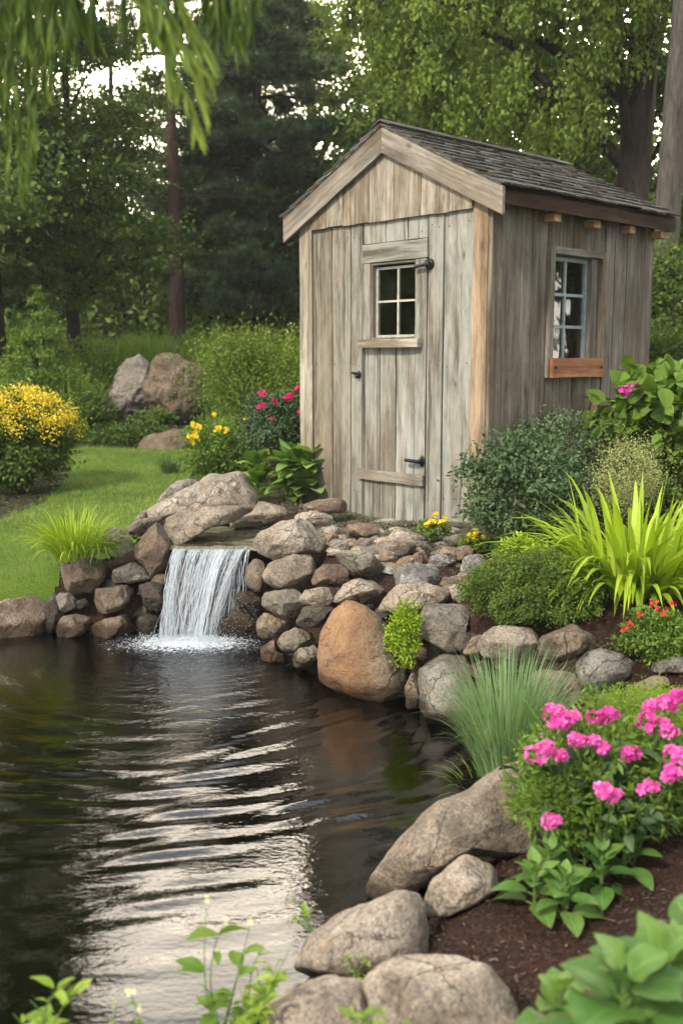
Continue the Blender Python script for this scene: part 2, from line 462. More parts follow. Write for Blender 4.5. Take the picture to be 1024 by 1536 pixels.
CTRL = np.array([(-2, 6.3, .31), (-2.6, 6.3, .31), (-1.75, 6.5, .38), (-5, 6.6, .32), (-3, 8, .48), (-1.2, 7.2, .52), (-2, 12, .6), (-4, 12, .62), (-.9, 8, .6), (-.35, 7.75, .63),
    (.9, 6.45, .63), (.3, 6.2, .59), (-.3, 6.6, .55), (-.85, 6.7, .44), (.3, 5.6, .53), (.6, 5.3, .52), (1, 5, .52), (.9, 4.65, .44), (1.35, 4.8, .56), (1.8, 5, .62), (2.5, 6.5, .75),
    (1.0, 4.0, .12), (1.35, 3.85, .18), (1.7, 3.9, .3), (1.15, 4.5, .46), (1.5, 4.3, .46), (2.0, 4.2, .55), (.8, 4.2, .12), (1.0, 3.7, .2), (.9, 3.4, .30), (.6, 2.7, .22), (.35, 2.2, .15), (.75, 2.0, .28), (1.5, 2.5, .42), (1.2, 3.0, .38), (2.4, 3.5, .6), (-.35, 1.6, .05), (-2, 1.3, .1), (.8, 1.2, .25),
    (-2.7, 14.5, .85), (0, 14, .9), (-5, 18, 1.7), (0, 20, 2.0), (-2.7, 17, 1.6), (3, 12, .95), (5, 16, 1.4), (8, 20, 1.9), (0, 30, 2.5), (20, 32, 2.6), (-20, 32, 2.6), (20, 5, 1.2), (-20, 10, .9), (-9, 12, .7),
    (0, 90, 3), (80, 80, 3), (-80, 80, 3), (-60, 0, 1), (60, 0, 1.4), (0, -50, .6), (-9, 7, .38), (0, -3, .3), (3, 9, .8), (1.5, 8.5, .7)])
def height(x, y):
    x = np.asarray(x, float); y = np.asarray(y, float)
    num = np.zeros(x.shape); den = np.zeros(x.shape)
    for cx, cy, cz in CTRL:
        w = 1 / ((x - cx) ** 2 + (y - cy) ** 2 + .03) ** 1.6
        num += w * cz; den += w
    T = num / den
    d = pond_sd(x, y)
    up = np.clip((-d) / np.where((x < -1.25) & (y > 5), .17, .42), 0, 1); up = up * up * (3 - 2 * up)
    out = -.04 + (T + .04) * up
    dn = np.clip(d / .7, 0, 1); dn = dn * dn * (3 - 2 * dn)
    inn = -.04 - .5 * dn
    return np.where(d > 0, inn, out)
def gz(x, y): return float(height(np.array([x]), np.array([y]))[0])
def ground_at(px, py):
    d = ray(px, py); t = np.linspace(1.2, 40, 8000)
    P = CAM[None] + d[None] * t[:, None]
    h = height(P[:, 0], P[:, 1]); k = np.argmax(P[:, 2] < h)
    return P[k]
def axis(lo, hi, step, far_lo, far_hi):
    a = list(np.arange(lo, hi + 1e-6, step)); s = step
    while a[-1] < far_hi: s *= 1.13; a.append(a[-1] + s)
    s = step
    while a[0] > far_lo: s *= 1.13; a.insert(0, a[0] - s)
    return np.array(a)
def grid(xs, ys, zf):
    X, Y = np.meshgrid(xs, ys); Z = zf(X, Y)
    V = np.stack([X, Y, Z], -1).reshape(-1, 3); nx, ny = len(xs), len(ys)
    i = np.arange((ny - 1) * (nx - 1)); r, c = i // (nx - 1), i % (nx - 1); a = r * nx + c
    return V, np.stack([a, a + 1, a + nx + 1, a + nx], 1)

# ground: mulch and soil
m, nt, out = newmat('mulch'); b = NB(nt); P_ = b.pos()
f1 = b.noise(P_, 60, 8, .75, 1.2); f2 = b.noise(P_, 9, 5, .6); f3 = b.noise(P_, 160, 4, .7)
col = b.ramp(f1, [(.3, (.018, .010, .007)), (.5, (.06, .034, .024)), (.68, (.15, .095, .07))])
col = b.mix(b.ramp(f2, [(.4, 0), (.65, .6)]), col, b.mix(1, col, (1.25, 1.0, .8), 'MULTIPLY'))
b.pbr(out, col, .95, b.bump(b.math('ADD', f1, b.math('MULTIPLY', f3, .4)), 1.0, .03), .15); M['mulch'] = m
m, nt, out = newmat('pond_silt'); b = NB(nt)
f1 = b.noise(b.pos(), 5, 8, .65)
b.pbr(out, b.ramp(f1, [(.35, (.05, .038, .02)), (.65, (.15, .115, .07))]), .9, b.bump(f1, .6, .04), .1); M['silt'] = m
m, nt, out = newmat('woodland_floor'); b = NB(nt)
f1 = b.noise(b.pos(), 6, 8, .7)
b.pbr(out, b.ramp(f1, [(.35, (.022, .035, .012)), (.65, (.06, .075, .025))]), .95, b.bump(f1, .8, .05), .1); M['wood_floor'] = m
xs = axis(-3.6, 3.2, .04, -140, 140); ys = axis(1.2, 8.6, .04, -60, 150)
def gzf(X, Y):
    Z = height(X, Y)
    n_ = np.array([mn.noise((x * 3, y * 3, 0)) if abs(x) < 5 and y < 12 else 0 for x, y in zip(X.ravel(), Y.ravel())]).reshape(X.shape)
    return Z + n_ * .012
V, F = grid(xs, ys, gzf)
cen = V[F].mean(1)
idx = np.where(cen[:, 2] < -.03, 1, np.where((cen[:, 1] > 7.9) | (cen[:, 0] > 3), 2, 0))
tag(mk('ground', V, F, [M['mulch'], M['silt'], M['wood_floor']], smooth=True, matidx=idx), kind='structure')

# lawn: px outline -> world
LAWN = [(-4.2, 6.23), (-1.86, 6.24), (-1.77, 6.42), (-1.66, 6.5), (-1.5, 6.6), (-1.15, 7.4), (-1.25, 8.4), (-1.45, 9.5), (-1.55, 11.0), (-1.7, 12.3), (-3.3, 12.3), (-2.95, 11), (-2.72, 10.2), (-2.52, 8.5), (-2.6, 7.6), (-3.2, 7.25), (-4.2, 7.1)]
def inpoly(x, y, P):
    ins = np.zeros(x.shape, bool); n = len(P)
    for i in range(n):
        a, b = P[i], P[(i + 1) % n]
        c = ((a[1] <= y) & (b[1] > y)) | ((b[1] <= y) & (a[1] > y))
        xi = a[0] + (y - a[1]) / ((b[1] - a[1]) or 1e-9) * (b[0] - a[0])
        ins ^= c & (x < xi)
    return ins
m, nt, out = newmat('turf'); b = NB(nt); f1 = b.noise(b.pos(), 90, 5, .7); f2 = b.noise(b.pos(), 1.6, 4)
col = b.ramp(f1, [(.3, (.08, .13, .015)), (.7, (.17, .26, .04))]); col = b.mix(b.ramp(f2, [(.4, 0), (.65, .7)]), col, b.mix(1, col, (.7, .85, .7), 'MULTIPLY'))
b.pbr(out, col, .9, b.bump(f1, 1, .02), .1); M['turf'] = m
xs2 = np.arange(-4.3, -1.0, .025); ys2 = np.arange(6.15, 12.4, .03)
V, F = grid(xs2, ys2, lambda X, Y: height(X, Y) + .018)
c2 = V[F].mean(1); V, F = V, F[inpoly(c2[:, 0], c2[:, 1], LAWN)]
tag(mk('lawn', V, F, M['turf'], smooth=True), kind='structure')

# ------------------------------------------------------------------ pond water
FALL = np.array([-.9, 5.98])
m, nt, out = newmat('pond_water'); b = NB(nt)
tr = b.n('ShaderNodeBsdfTransparent'); tr.inputs['Color'].default_value = (.11, .125, .07, 1)
gl = b.n('ShaderNodeBsdfGlossy'); gl.inputs['Roughness'].default_value = .015; gl.inputs['Color'].default_value = (1, 1, 1, 1)
fr = b.n('ShaderNodeFresnel'); fr.inputs['IOR'].default_value = 1.7
w1 = b.noise(b.mapping(b.pos(), (1, 1.5, 1)), 9, 3, .5); w2 = b.noise(b.mapping(b.pos(), (1, 1.6, 1)), 30, 3, .5)
gs = b.n('ShaderNodeVectorMath', operation='DISTANCE'); b.l(b.pos(), gs.inputs[0]); gs.inputs[1].default_value = (-.85, 5.95, 0)
amp = b.ramp(b.math('DIVIDE', gs.outputs['Value'], 4.2), [(0, 1), (.16, .55), (.35, .16), (1, .03)])
hh = b.math('MULTIPLY', b.math('ADD', b.math('MULTIPLY', w1, .5), w2), amp)
bn = b.bump(hh, .75, .012); b.l(bn, gl.inputs['Normal']); b.l(bn, fr.inputs['Normal'])
mx = b.n('ShaderNodeMixShader'); b.l(fr.outputs[0], mx.inputs[0]); b.l(tr.outputs[0], mx.inputs[1]); b.l(gl.outputs[0], mx.inputs[2])
b.l(mx.outputs[0], out.inputs['Surface']); M['water'] = m
def wz(X, Y):
    r = np.hypot(X - FALL[0], Y - FALL[1])
    ph = np.array([mn.noise((x * .9, y * .9, 3)) for x, y in zip(X.ravel(), Y.ravel())]).reshape(X.shape)
    ph2 = np.array([mn.noise((x * 2.3, y * 3.1, 8)) for x, y in zip(X.ravel(), Y.ravel())]).reshape(X.shape)
    A = .0030 * np.exp(-((r - 2.1) / .95) ** 2) + .0007 * np.exp(-r / 1.2)
    ang = np.arctan2(Y - FALL[1], X - FALL[0])
    br = np.array([mn.noise((a * 5, q * 2.2, 11)) for a, q in zip(ang.ravel(), r.ravel())]).reshape(X.shape)
    A = A * np.clip(.75 + 1.5 * br, .05, 1.7)
    z = A * np.sin(2 * np.pi * r / .185 + ph * 7) + .5 * A * np.sin(2 * np.pi * (r + .25 * X) / .12 + ph * 9 + 1.3 + br * 4)
    z += .0012 * np.exp(-r / .9) * np.sin(2 * np.pi * r / .07 + ph2 * 8)
    return z + ph2 * .0012 * np.clip((Y - 2.2) / 2, 0.15, 1)
V, F = grid(axis(-2.4, .9, .0145, -9, 1.2), axis(2.0, 6.35, .0125, 1.4, 6.8), wz)
tag(mk('pond_water', V, F, M['water'], smooth=True), kind='structure')
# ------------------------------------------------------------------ stones
def stone_mesh(poly2, thick, seed, nu=56, nv=36, rough=.05, facets=13):
    """poly2: outline in the stone's own plane (metres); solid with thickness, facets and lumps. local axes: x right, y up, z towards the front"""
    rs = np.random.default_rng(seed)
    poly2 = np.asarray(poly2, float)
    c = (poly2.max(0) + poly2.min(0)) / 2; q = poly2 - c
    size = float(np.mean(poly2.max(0) - poly2.min(0)))
    soft = nu > 100
    th = np.linspace(0, 2 * np.pi, nu, endpoint=False)
    Rr = []
    for a in th:
        d = np.array([math.cos(a), math.sin(a)]); best = 1e-3
        for i in range(len(q)):
            p, e = q[i], q[(i + 1) % len(q)] - q[i]
            den = d[0] * e[1] - d[1] * e[0]
            if abs(den) < 1e-12: continue
            t = (p[0] * e[1] - p[1] * e[0]) / den; s = (p[0] * d[1] - p[1] * d[0]) / den
            if 0 <= s <= 1 and t > best: best = t
        Rr.append(best)
    Rr = np.array(Rr)
    for _ in range(1): Rr = .25 * np.roll(Rr, 1) + .5 * Rr + .25 * np.roll(Rr, -1)
    Rr *= 1.02 if nu > 100 else 1.08
    ph = np.linspace(0, np.pi, nv + 1)[1:-1]
    lat = np.sin(ph) ** (.62 if nu > 100 else .5); dep = np.sign(np.cos(ph)) * np.abs(np.cos(ph)) ** (.85 if nu > 100 else .72)
    V = [np.array([0, 0, thick])]
    G = np.stack([lat[:, None] * (Rr * np.cos(th))[None], lat[:, None] * (Rr * np.sin(th))[None], np.repeat((dep * thick)[:, None], nu, 1)], -1)
    V = np.concatenate([[[0, 0, thick]], G.reshape(-1, 3), [[0, 0, -thick]]])
    # facets: cut the front and rim with a few planes
    for _ in range(facets):
        n = nrm(np.array([rs.normal(0, .9), rs.normal(.1, .9), rs.uniform(.2, 1.1)]))
        ext = (V @ n).max(); lim = ext * (rs.uniform(.78, .93) if soft else rs.uniform(.66, .88))
        over = V @ n - lim
        V = V - np.outer(np.where(over > 0, over * .93, 0), n)
    so = rs.uniform(-50, 50, 3)
    out = []
    for v in V:
        p = Vector(v / size) ; s_ = Vector(so)
        n1 = mn.fractal(p * 1.6 + s_, .9, 2.1, 3); n2 = mn.fractal(p * 6 + s_, .8, 2.1, 4)
        rn = mn.ridged_multi_fractal(p * 2.2 + s_, 1.0, 2.0, 2, 1.0, 2.0) if rough > .03 else 0
        out.append(n1 * rough * 1.15 + n2 * rough * .55 - rn * rough * .16)
    out = np.array(out) * size
    nv_ = nrm(V / np.array([1, 1, 1]))
    V = V + nv_ * out[:, None]
    F = []
    K = nv - 1
    for k in range(K - 1):
        for s in range(nu):
            F.append([1 + k * nu + s, 1 + (k + 1) * nu + s, 1 + (k + 1) * nu + (s + 1) % nu, 1 + k * nu + (s + 1) % nu])
    caps = [[0, 1 + s, 1 + (s + 1) % nu] for s in range(nu)] + [[1 + K * nu, 1 + (K - 1) * nu + (s + 1) % nu, 1 + (K - 1) * nu + s] for s in range(nu)]
    return V, F + caps, c

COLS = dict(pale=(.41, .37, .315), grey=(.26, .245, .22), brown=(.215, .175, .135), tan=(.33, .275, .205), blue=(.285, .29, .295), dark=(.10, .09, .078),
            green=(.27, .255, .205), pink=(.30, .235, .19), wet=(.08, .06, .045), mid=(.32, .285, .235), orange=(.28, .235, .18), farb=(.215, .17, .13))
_sn = 0
def stone(label, poly, Y=None, zb=None, th=None, col='mid', name='stone', cat='stone', group=None, mat=None, hi=False, rough=.055, facets=13, back=0.0):
    global _sn
    _sn += 1
    poly = np.array(poly, float)
    if Y is None:
        k = np.argmax(poly[:, 1]); A = onz(poly[k, 0], poly[k, 1], zb)
        ctr = (poly.max(0) + poly.min(0)) / 2
        rc = ray(*ctr); n = -nrm(rc); A = A + np.array([0, 1, 0]) * back
        t = ((A - CAM) @ n) / (rc @ n)
    else:
        ctr = (poly.max(0) + poly.min(0)) / 2; rc = ray(*ctr); n = -nrm(rc); t = Y / rc[1]
    C = CAM + rc * t
    e1 = nrm(np.cross([0, 0, 1.], n)); e2 = np.cross(n, e1)
    pp = []
    for px, py in poly:
        d = ray(px, py); s = ((C - CAM) @ n) / (d @ n); P = CAM + d * s - C
        pp.append((P @ e1, P @ e2))
    pp = np.array(pp); wh = pp.max(0) - pp.min(0)
    if th is None: th = .45 * min(wh) + .06 * max(wh)
    V, F, c = stone_mesh(pp, th, _sn * 13 + 5, *((110, 72) if hi else (56, 36)), rough=rough, facets=facets)
    V[:, :2] += c
    W = C + V[:, 0:1] * e1 + V[:, 1:2] * e2 + V[:, 2:3] * n
    W = W - n * (th * .25)
    o = mk(name, W, F, M[mat or 'stone'], smooth=True, loc=C)
    cc_ = COLS[col]; j = random.uniform(.9, 1.1)
    o.color = (cc_[0] * j, cc_[1] * j, cc_[2] * j, 1)
    return tag(o, label, cat, group)

# left retaining wall
stone('long pinkish brown boulder at the water at far left', [(-70, 905), (15, 900), (61, 893), (81, 902), (87, 919), (75, 946), (61, 960), (-10, 965), (-70, 960)], Y=6.15, col='pink')
stone('big squarish stone under the grass tuft', [(87, 841), (98, 834), (146, 836), (160, 846), (159, 868), (137, 887), (110, 891), (98, 883), (89, 863)], Y=6.25, col='brown')
stone('small dark oval stone left under the squarish one', [(79, 897), (90, 890), (107, 891), (118, 902), (115, 912), (98, 918), (85, 912)], Y=6.2, col='grey')
stone('rounded brown stone low by the water beside the long pinkish boulder', [(84, 946), (93, 926), (115, 919), (133, 924), (136, 936), (125, 950), (103, 958), (88, 957)], Y=6.12, col='brown')
stone('long wedge stone in the middle row left of the waterfall', [(132, 895), (144, 883), (200, 878), (208, 885), (211, 902), (195, 913), (156, 919), (137, 920)], Y=6.2, col='brown')
stone('low ridged slab at the waterline left of the waterfall', [(132, 942), (156, 929), (198, 918), (206, 926), (206, 946), (181, 955), (146, 964), (132, 960)], Y=6.14, col='brown')
stone('flat topped block between grass tuft and waterfall', [(167, 851), (176, 844), (208, 843), (220, 856), (227, 868), (210, 873), (171, 875)], Y=6.3, col='grey')
stone('mottled dark stone right of the grass tuft', [(156, 797), (171, 791), (186, 797), (199, 812), (198, 826), (181, 836), (166, 834), (158, 824)], Y=6.4, col='grey')
stone('thin grey capping slab above the mottled stone', [(172, 790), (203, 783), (245, 774), (225, 792), (212, 802), (203, 810), (188, 799)], Y=6.55, col='grey')
stone('tall brown stone standing left of the waterfall', [(202, 819), (215, 802), (234, 785), (250, 780), (253, 800), (254, 835), (250, 868), (230, 872), (219, 851), (201, 834)], Y=6.35, col='brown')
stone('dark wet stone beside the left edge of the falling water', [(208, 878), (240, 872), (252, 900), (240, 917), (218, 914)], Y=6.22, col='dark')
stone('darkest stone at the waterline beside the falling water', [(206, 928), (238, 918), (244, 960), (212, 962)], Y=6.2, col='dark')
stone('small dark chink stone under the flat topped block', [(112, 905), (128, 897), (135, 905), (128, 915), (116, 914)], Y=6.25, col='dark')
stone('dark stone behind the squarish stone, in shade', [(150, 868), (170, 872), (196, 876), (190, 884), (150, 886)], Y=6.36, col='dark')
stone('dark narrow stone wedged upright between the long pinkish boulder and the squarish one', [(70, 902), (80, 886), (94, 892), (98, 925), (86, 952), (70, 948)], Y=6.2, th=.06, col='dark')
# head of the waterfall
stone('large pale pointed boulder behind the waterfall', [(219, 790), (221, 765), (255, 745), (299, 716), (317, 707), (358, 709), (369, 724), (385, 743), (390, 768), (374, 782), (330, 790), (261, 795)], Y=7.15, col='pale', hi=True, rough=.045, facets=3)
stone('grey rock at the left back of the pale pointed boulder', [(233, 758), (252, 734), (267, 721), (296, 714), (310, 722), (255, 765)], Y=7.5, col='grey')
stone('small dark wedge at the lawn edge by the pale boulder', [(202, 781), (211, 768), (226, 762), (222, 785)], Y=7.0, col='grey')
stone('overhanging boulder with tan left end over the stream', [(246, 799), (250, 782), (267, 768), (305, 759), (361, 756), (377, 765), (368, 775), (346, 785), (317, 791), (282, 813), (258, 826), (247, 817)], Y=6.6, col='mid', th=.17, facets=5, hi=True)
stone('flat slab right of the overhanging boulder, touching the leafy plant', [(340, 786), (377, 769), (389, 749), (439, 766), (427, 775), (405, 783), (367, 790), (350, 789)], Y=6.95, col='pale', facets=5)
# waterfall surround
stone('dark orange wet stone right of the waterfall lip', [(368, 857), (382, 838), (396, 845), (399, 872), (409, 886), (389, 892), (374, 881)], Y=6.15, col='brown')
stone('dim wet stone below the dark orange one', [(352, 886), (379, 882), (396, 911), (389, 926), (362, 923)], Y=6.12, col='wet')
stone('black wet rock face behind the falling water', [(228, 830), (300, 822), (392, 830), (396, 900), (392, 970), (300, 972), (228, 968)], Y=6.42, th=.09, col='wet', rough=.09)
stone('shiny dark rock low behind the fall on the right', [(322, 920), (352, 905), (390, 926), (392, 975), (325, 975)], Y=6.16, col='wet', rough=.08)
# right retaining wall
stone('big pale boulder right of the waterfall lip', [(380, 811), (387, 799), (423, 781), (452, 777), (477, 786), (499, 816), (487, 828), (460, 830), (430, 837), (413, 842), (391, 832), (380, 821)], Y=6.0, col='pale', hi=True, rough=.04)
stone('flat pale stone behind the big pale boulder', [(435, 774), (467, 768), (506, 772), (498, 788), (477, 792), (448, 783)], Y=6.35, col='pale')
stone('long two humped stone under the big pale boulder', [(395, 855), (409, 844), (448, 834), (465, 832), (484, 842), (479, 852), (457, 877), (440, 878), (421, 884), (406, 882), (398, 867)], Y=5.88, col='mid')
stone('triangular brown stone under the smooth slab', [(465, 872), (472, 857), (489, 844), (506, 845), (521, 857), (518, 874), (496, 881), (472, 880)], Y=5.72, col='brown')
stone('smooth greenish grey slab tilting down to the right', [(503, 830), (516, 826), (553, 829), (570, 842), (586, 855), (577, 863), (553, 865), (531, 857), (511, 845)], Y=5.58, col='green', rough=.03)
stone('small pinkish wedge among the grey rubble', [(566, 835), (577, 824), (592, 830), (598, 840), (587, 847), (570, 840)], zb=.53, col='pink')
stone('boxy moss tinted stone in the wall right of the fall', [(390, 896), (399, 888), (440, 886), (455, 894), (457, 911), (440, 927), (413, 928), (396, 918)], Y=5.78, col='green')
stone('flat lens shaped stone right of the boxy one', [(448, 896), (457, 885), (496, 882), (504, 891), (501, 906), (477, 910), (453, 906)], Y=5.6, col='mid')
stone('speckled two toned stone above the orange boulder', [(498, 896), (509, 879), (536, 869), (570, 865), (582, 874), (579, 889), (560, 896), (533, 899), (516, 908), (501, 904)], Y=5.42, col='mid')
stone('dark oval stone left of the orange boulder top', [(442, 930), (455, 913), (487, 908), (503, 911), (492, 933), (477, 943), (448, 942)], Y=5.5, col='dark')
stone('tan stone low beside the waterfall pool', [(382, 926), (396, 919), (423, 930), (440, 935), (425, 950), (399, 960), (387, 957)], Y=5.8, col='tan')
stone('flat olive stone left of the orange boulder', [(410, 965), (423, 952), (448, 943), (472, 945), (482, 960), (457, 972), (435, 978), (415, 977)], Y=5.55, col='green')
stone('small oval stone at the water left of the orange boulder', [(434, 987), (448, 974), (479, 965), (480, 984), (460, 1001), (443, 1001)], Y=5.42, col='green')
stone('rusty wet stone half in the water under the tan one', [(387, 967), (409, 958), (415, 977), (434, 984), (425, 1000), (394, 993)], Y=5.6, col='pink')
_bo = stone('large orange stained boulder at the water', [(479, 1022), (480, 983), (482, 947), (495, 921), (519, 899), (548, 906), (570, 927), (585, 962), (608, 1000), (612, 1040), (606, 1072), (575, 1070), (539, 1052), (510, 1038)], Y=5.08, col='orange', mat='stone_orange', hi=True, rough=.025, facets=5, th=.24)
stone('narrow brown stone squeezed right of the orange boulder', [(606, 1026), (622, 1010), (632, 1040), (630, 1075), (609, 1075)], Y=4.8, col='brown')
stone('large grey brown boulder behind the tall grass', [(624, 1006), (636, 988), (665, 974), (702, 976), (722, 1010), (727, 1060), (715, 1105), (700, 1115), (660, 1100), (640, 1086), (628, 1060)], Y=4.72, col='grey', hi=True, rough=.035, th=.25)
stone('rounded square stone above the grey brown boulder', [(628, 939), (639, 906), (650, 902), (689, 904), (711, 924), (705, 959), (677, 979), (662, 973), (636, 958)], Y=4.92, col='grey', rough=.035)
stone('long pale slab under the blue stones', [(566, 899), (573, 890), (598, 879), (633, 877), (671, 882), (682, 904), (644, 908), (630, 919), (603, 919), (568, 917)], Y=5.12, col='mid')
stone('pale end stone right of the long slab', [(671, 878), (693, 877), (701, 893), (690, 906), (680, 901)], Y=5.1, col='pale')
stone('large flat blue grey stone in the rubble', [(578, 873), (589, 852), (622, 847), (655, 851), (672, 863), (662, 879), (617, 881), (587, 890)], zb=.47, col='blue')
stone('smaller blue stone behind the large flat one', [(639, 836), (655, 831), (677, 834), (684, 844), (671, 851), (644, 850)], zb=.53, col='blue')
stone('blue grey stone beside the low green shrub', [(685, 847), (693, 836), (718, 832), (734, 841), (731, 857), (712, 863), (691, 865)], zb=.52, col='blue')
stone('long reddish stone below the yellow flowers', [(644, 827), (666, 819), (704, 818), (714, 825), (709, 835), (682, 841), (669, 834)], zb=.56, col='pink')
stone('mounded pale rock in front of the door', [(573, 805), (589, 793), (617, 792), (643, 806), (620, 815), (584, 815)], zb=.575, col='pale')
stone('broad flat rock below the mounded one', [(549, 826), (573, 811), (617, 813), (635, 825), (603, 834), (570, 834)], zb=.56, col='mid')
stone('pinkish flat rock left of the door step', [(514, 790), (535, 783), (570, 788), (572, 800), (540, 806), (518, 803)], zb=.59, col='pink')
stone('small tan lump beside the big pale boulder', [(484, 808), (496, 795), (508, 806), (496, 815)], zb=.56, col='tan')
stone('small grey oval in front of the pinkish flat rock', [(496, 819), (510, 811), (523, 815), (522, 827), (502, 829)], zb=.55, col='grey')
stone('grey lump right of the small oval in the rubble', [(524, 818), (543, 808), (563, 810), (561, 820), (540, 829), (526, 827)], zb=.55, col='grey')
stone('reddish brown layered rock by the shed corner', [(442, 768), (455, 754), (477, 747), (509, 749), (525, 756), (516, 767), (487, 773), (460, 773)], Y=7.0, col='pink')
stone('round tan cobble above the blue stone', [(587, 851), (598, 841), (617, 836), (624, 849), (598, 858)], zb=.52, col='tan')
stone('brown lumpy stone left of the smaller blue one', [(609, 843), (622, 828), (639, 828), (643, 843), (628, 850)], zb=.53, col='brown')
stone('rusty stone between the two blue ones and the shrub', [(661, 873), (677, 863), (699, 866), (698, 880), (671, 881)], zb=.49, col='pink')
stone('mossy stone between the two yellow flower clumps', [(664, 806), (688, 802), (706, 808), (701, 820), (671, 820)], zb=.58, col='green')
# right wall and bed
stone('pale slab with a green mossy left face', [(715, 967), (727, 950), (744, 940), (798, 938), (816, 947), (810, 967), (800, 989), (787, 993), (754, 986), (719, 983)], Y=4.5, col='pale', rough=.035)
stone('brown boulder with an orange patch on top', [(804, 979), (814, 954), (831, 940), (875, 937), (888, 952), (899, 970), (870, 991), (841, 996), (824, 988)], Y=4.4, col='brown')
stone('large grey oval stone under the mulch slope', [(862, 1001), (868, 984), (895, 974), (929, 982), (954, 997), (951, 1018), (939, 1034), (915, 1046), (882, 1036), (864, 1014)], Y=4.25, col='grey', rough=.03)
stone('smooth tan boulder right of the tall grass', [(800, 1016), (814, 1000), (863, 994), (872, 1014), (886, 1034), (882, 1062), (860, 1090), (806, 1085)], Y=4.3, col='tan', rough=.03)
stone('dark brown stone under the large grey oval', [(866, 1048), (888, 1036), (925, 1044), (932, 1077), (887, 1094)], Y=4.28, col='dark')
stone('low tan stone right of the grey oval', [(922, 1043), (949, 1028), (982, 1012), (1005, 1018), (1001, 1033), (959, 1045), (935, 1052)], Y=4.1, col='tan')
stone('thin greenish flat stone above the pink flowers', [(893, 1043), (915, 1041), (951, 1050), (944, 1063), (915, 1060)], Y=4.05, col='green')
stone('round grey stone partly hidden by pink flowers', [(772, 1130), (790, 1108), (835, 1096), (872, 1105), (885, 1140), (840, 1170), (780, 1160)], Y=3.55, col='mid')
stone('small grey stone at the right edge beside the red flowers', [(967, 1002), (990, 988), (1034, 984), (1034, 1008), (990, 1010)], Y=4.15, col='grey')
# foreground boulders
stone('long sloping boulder reaching from the pink flowers into the pond', [(550, 1325), (573, 1298), (603, 1257), (634, 1223), (659, 1203), (702, 1186), (745, 1158), (780, 1143), (824, 1148), (850, 1200), (846, 1270), (793, 1283), (754, 1282), (715, 1277), (681, 1291), (638, 1325), (612, 1343), (586, 1343), (556, 1355), (551, 1343)], Y=3.0, th=.2, col='mid', hi=True, rough=.03, facets=5)
stone('small boulder tucked under the long sloping one', [(636, 1358), (646, 1323), (672, 1292), (698, 1284), (745, 1304), (747, 1332), (715, 1358), (672, 1375), (642, 1375)], zb=.16, th=.12, col='pale', hi=True, rough=.035)
stone('broad pale boulder above the two bottom boulders', [(438, 1450), (462, 1401), (500, 1375), (552, 1354), (595, 1335), (629, 1337), (640, 1358), (646, 1401), (640, 1435), (590, 1460), (520, 1475), (450, 1475)], Y=2.52, th=.17, col='pale', hi=True, rough=.028, facets=5)
stone('smooth brownish boulder at the bottom edge beside the mulch', [(548, 1474), (573, 1446), (621, 1432), (681, 1434), (732, 1451), (762, 1486), (775, 1515), (775, 1580), (659, 1610), (565, 1590)], Y=2.08, th=.16, col='mid', hi=True, rough=.025, facets=5)
stone('grey hump peeking over the brownish bottom boulder', [(570, 1450), (603, 1428), (636, 1430), (660, 1460), (600, 1470)], Y=2.3, col='grey')
stone('pale rounded boulder at the bottom left of the pair', [(372, 1560), (406, 1500), (444, 1473), (487, 1463), (543, 1470), (572, 1487), (585, 1570), (540, 1610), (380, 1610)], Y=2.14, th=.15, col='pale', hi=True, rough=.028, facets=5)
# far rocks
stone('left half of the twin boulders on the hillside, pale lichen', [(148, 640), (159, 593), (169, 563), (189, 537), (211, 533), (228, 543), (236, 611), (215, 645)], Y=14.2, th=.5, rough=.09, col='grey', cat='boulder', name='boulder', hi=True)
stone('right taller brown half of the twin boulders', [(217, 580), (228, 541), (241, 526), (260, 531), (293, 538), (311, 556), (315, 596), (303, 630), (248, 640), (224, 620)], Y=14.0, th=.55, rough=.08, col='farb', cat='boulder', name='boulder', hi=True)
stone('flat mossy rock at the far edge of the lawn', [(200, 676), (222, 652), (260, 644), (293, 644), (312, 660), (305, 682), (248, 684)], Y=12.4, col='farb', cat='boulder', name='boulder')
# in the pond
stone('small dark stone just breaking the pond surface', [(262, 1433), (272, 1426), (286, 1428), (291, 1434), (280, 1440), (266, 1440)], Y=2.72, col='dark')
stone('grey submerged stone seen through the dark water', [(120, 1330), (140, 1308), (180, 1306), (205, 1325), (190, 1350), (140, 1352)], zb=-.16, col='dark', th=.04)
# submerged shelf stones by the right bank
rs = np.random.default_rng(4)
for k in range(10):
    x, y = .3 - .5 * rs.random(), 3.2 + 1.7 * rs.random()
    s = rs.uniform(.12, .22); a = np.linspace(0, 2 * np.pi, 8, endpoint=False)
    V, F, c = stone_mesh(np.stack([np.cos(a) * s, np.sin(a) * s * .75], 1) * rs.uniform(.85, 1.1, (8, 1)), s * .4, 900 + k)
    z = gz(x, y)
    W = np.stack([V[:, 0], V[:, 1], V[:, 2]], 1) + [x, y, z + .03]
    o = mk('stone', W, F, M['stone'], smooth=True, loc=(x, y, z)); o.color = (.2, .15, .09, 1)
    tag(o, 'brown stone lying under water by the right bank', 'stone', 'submerged stones by the right bank')
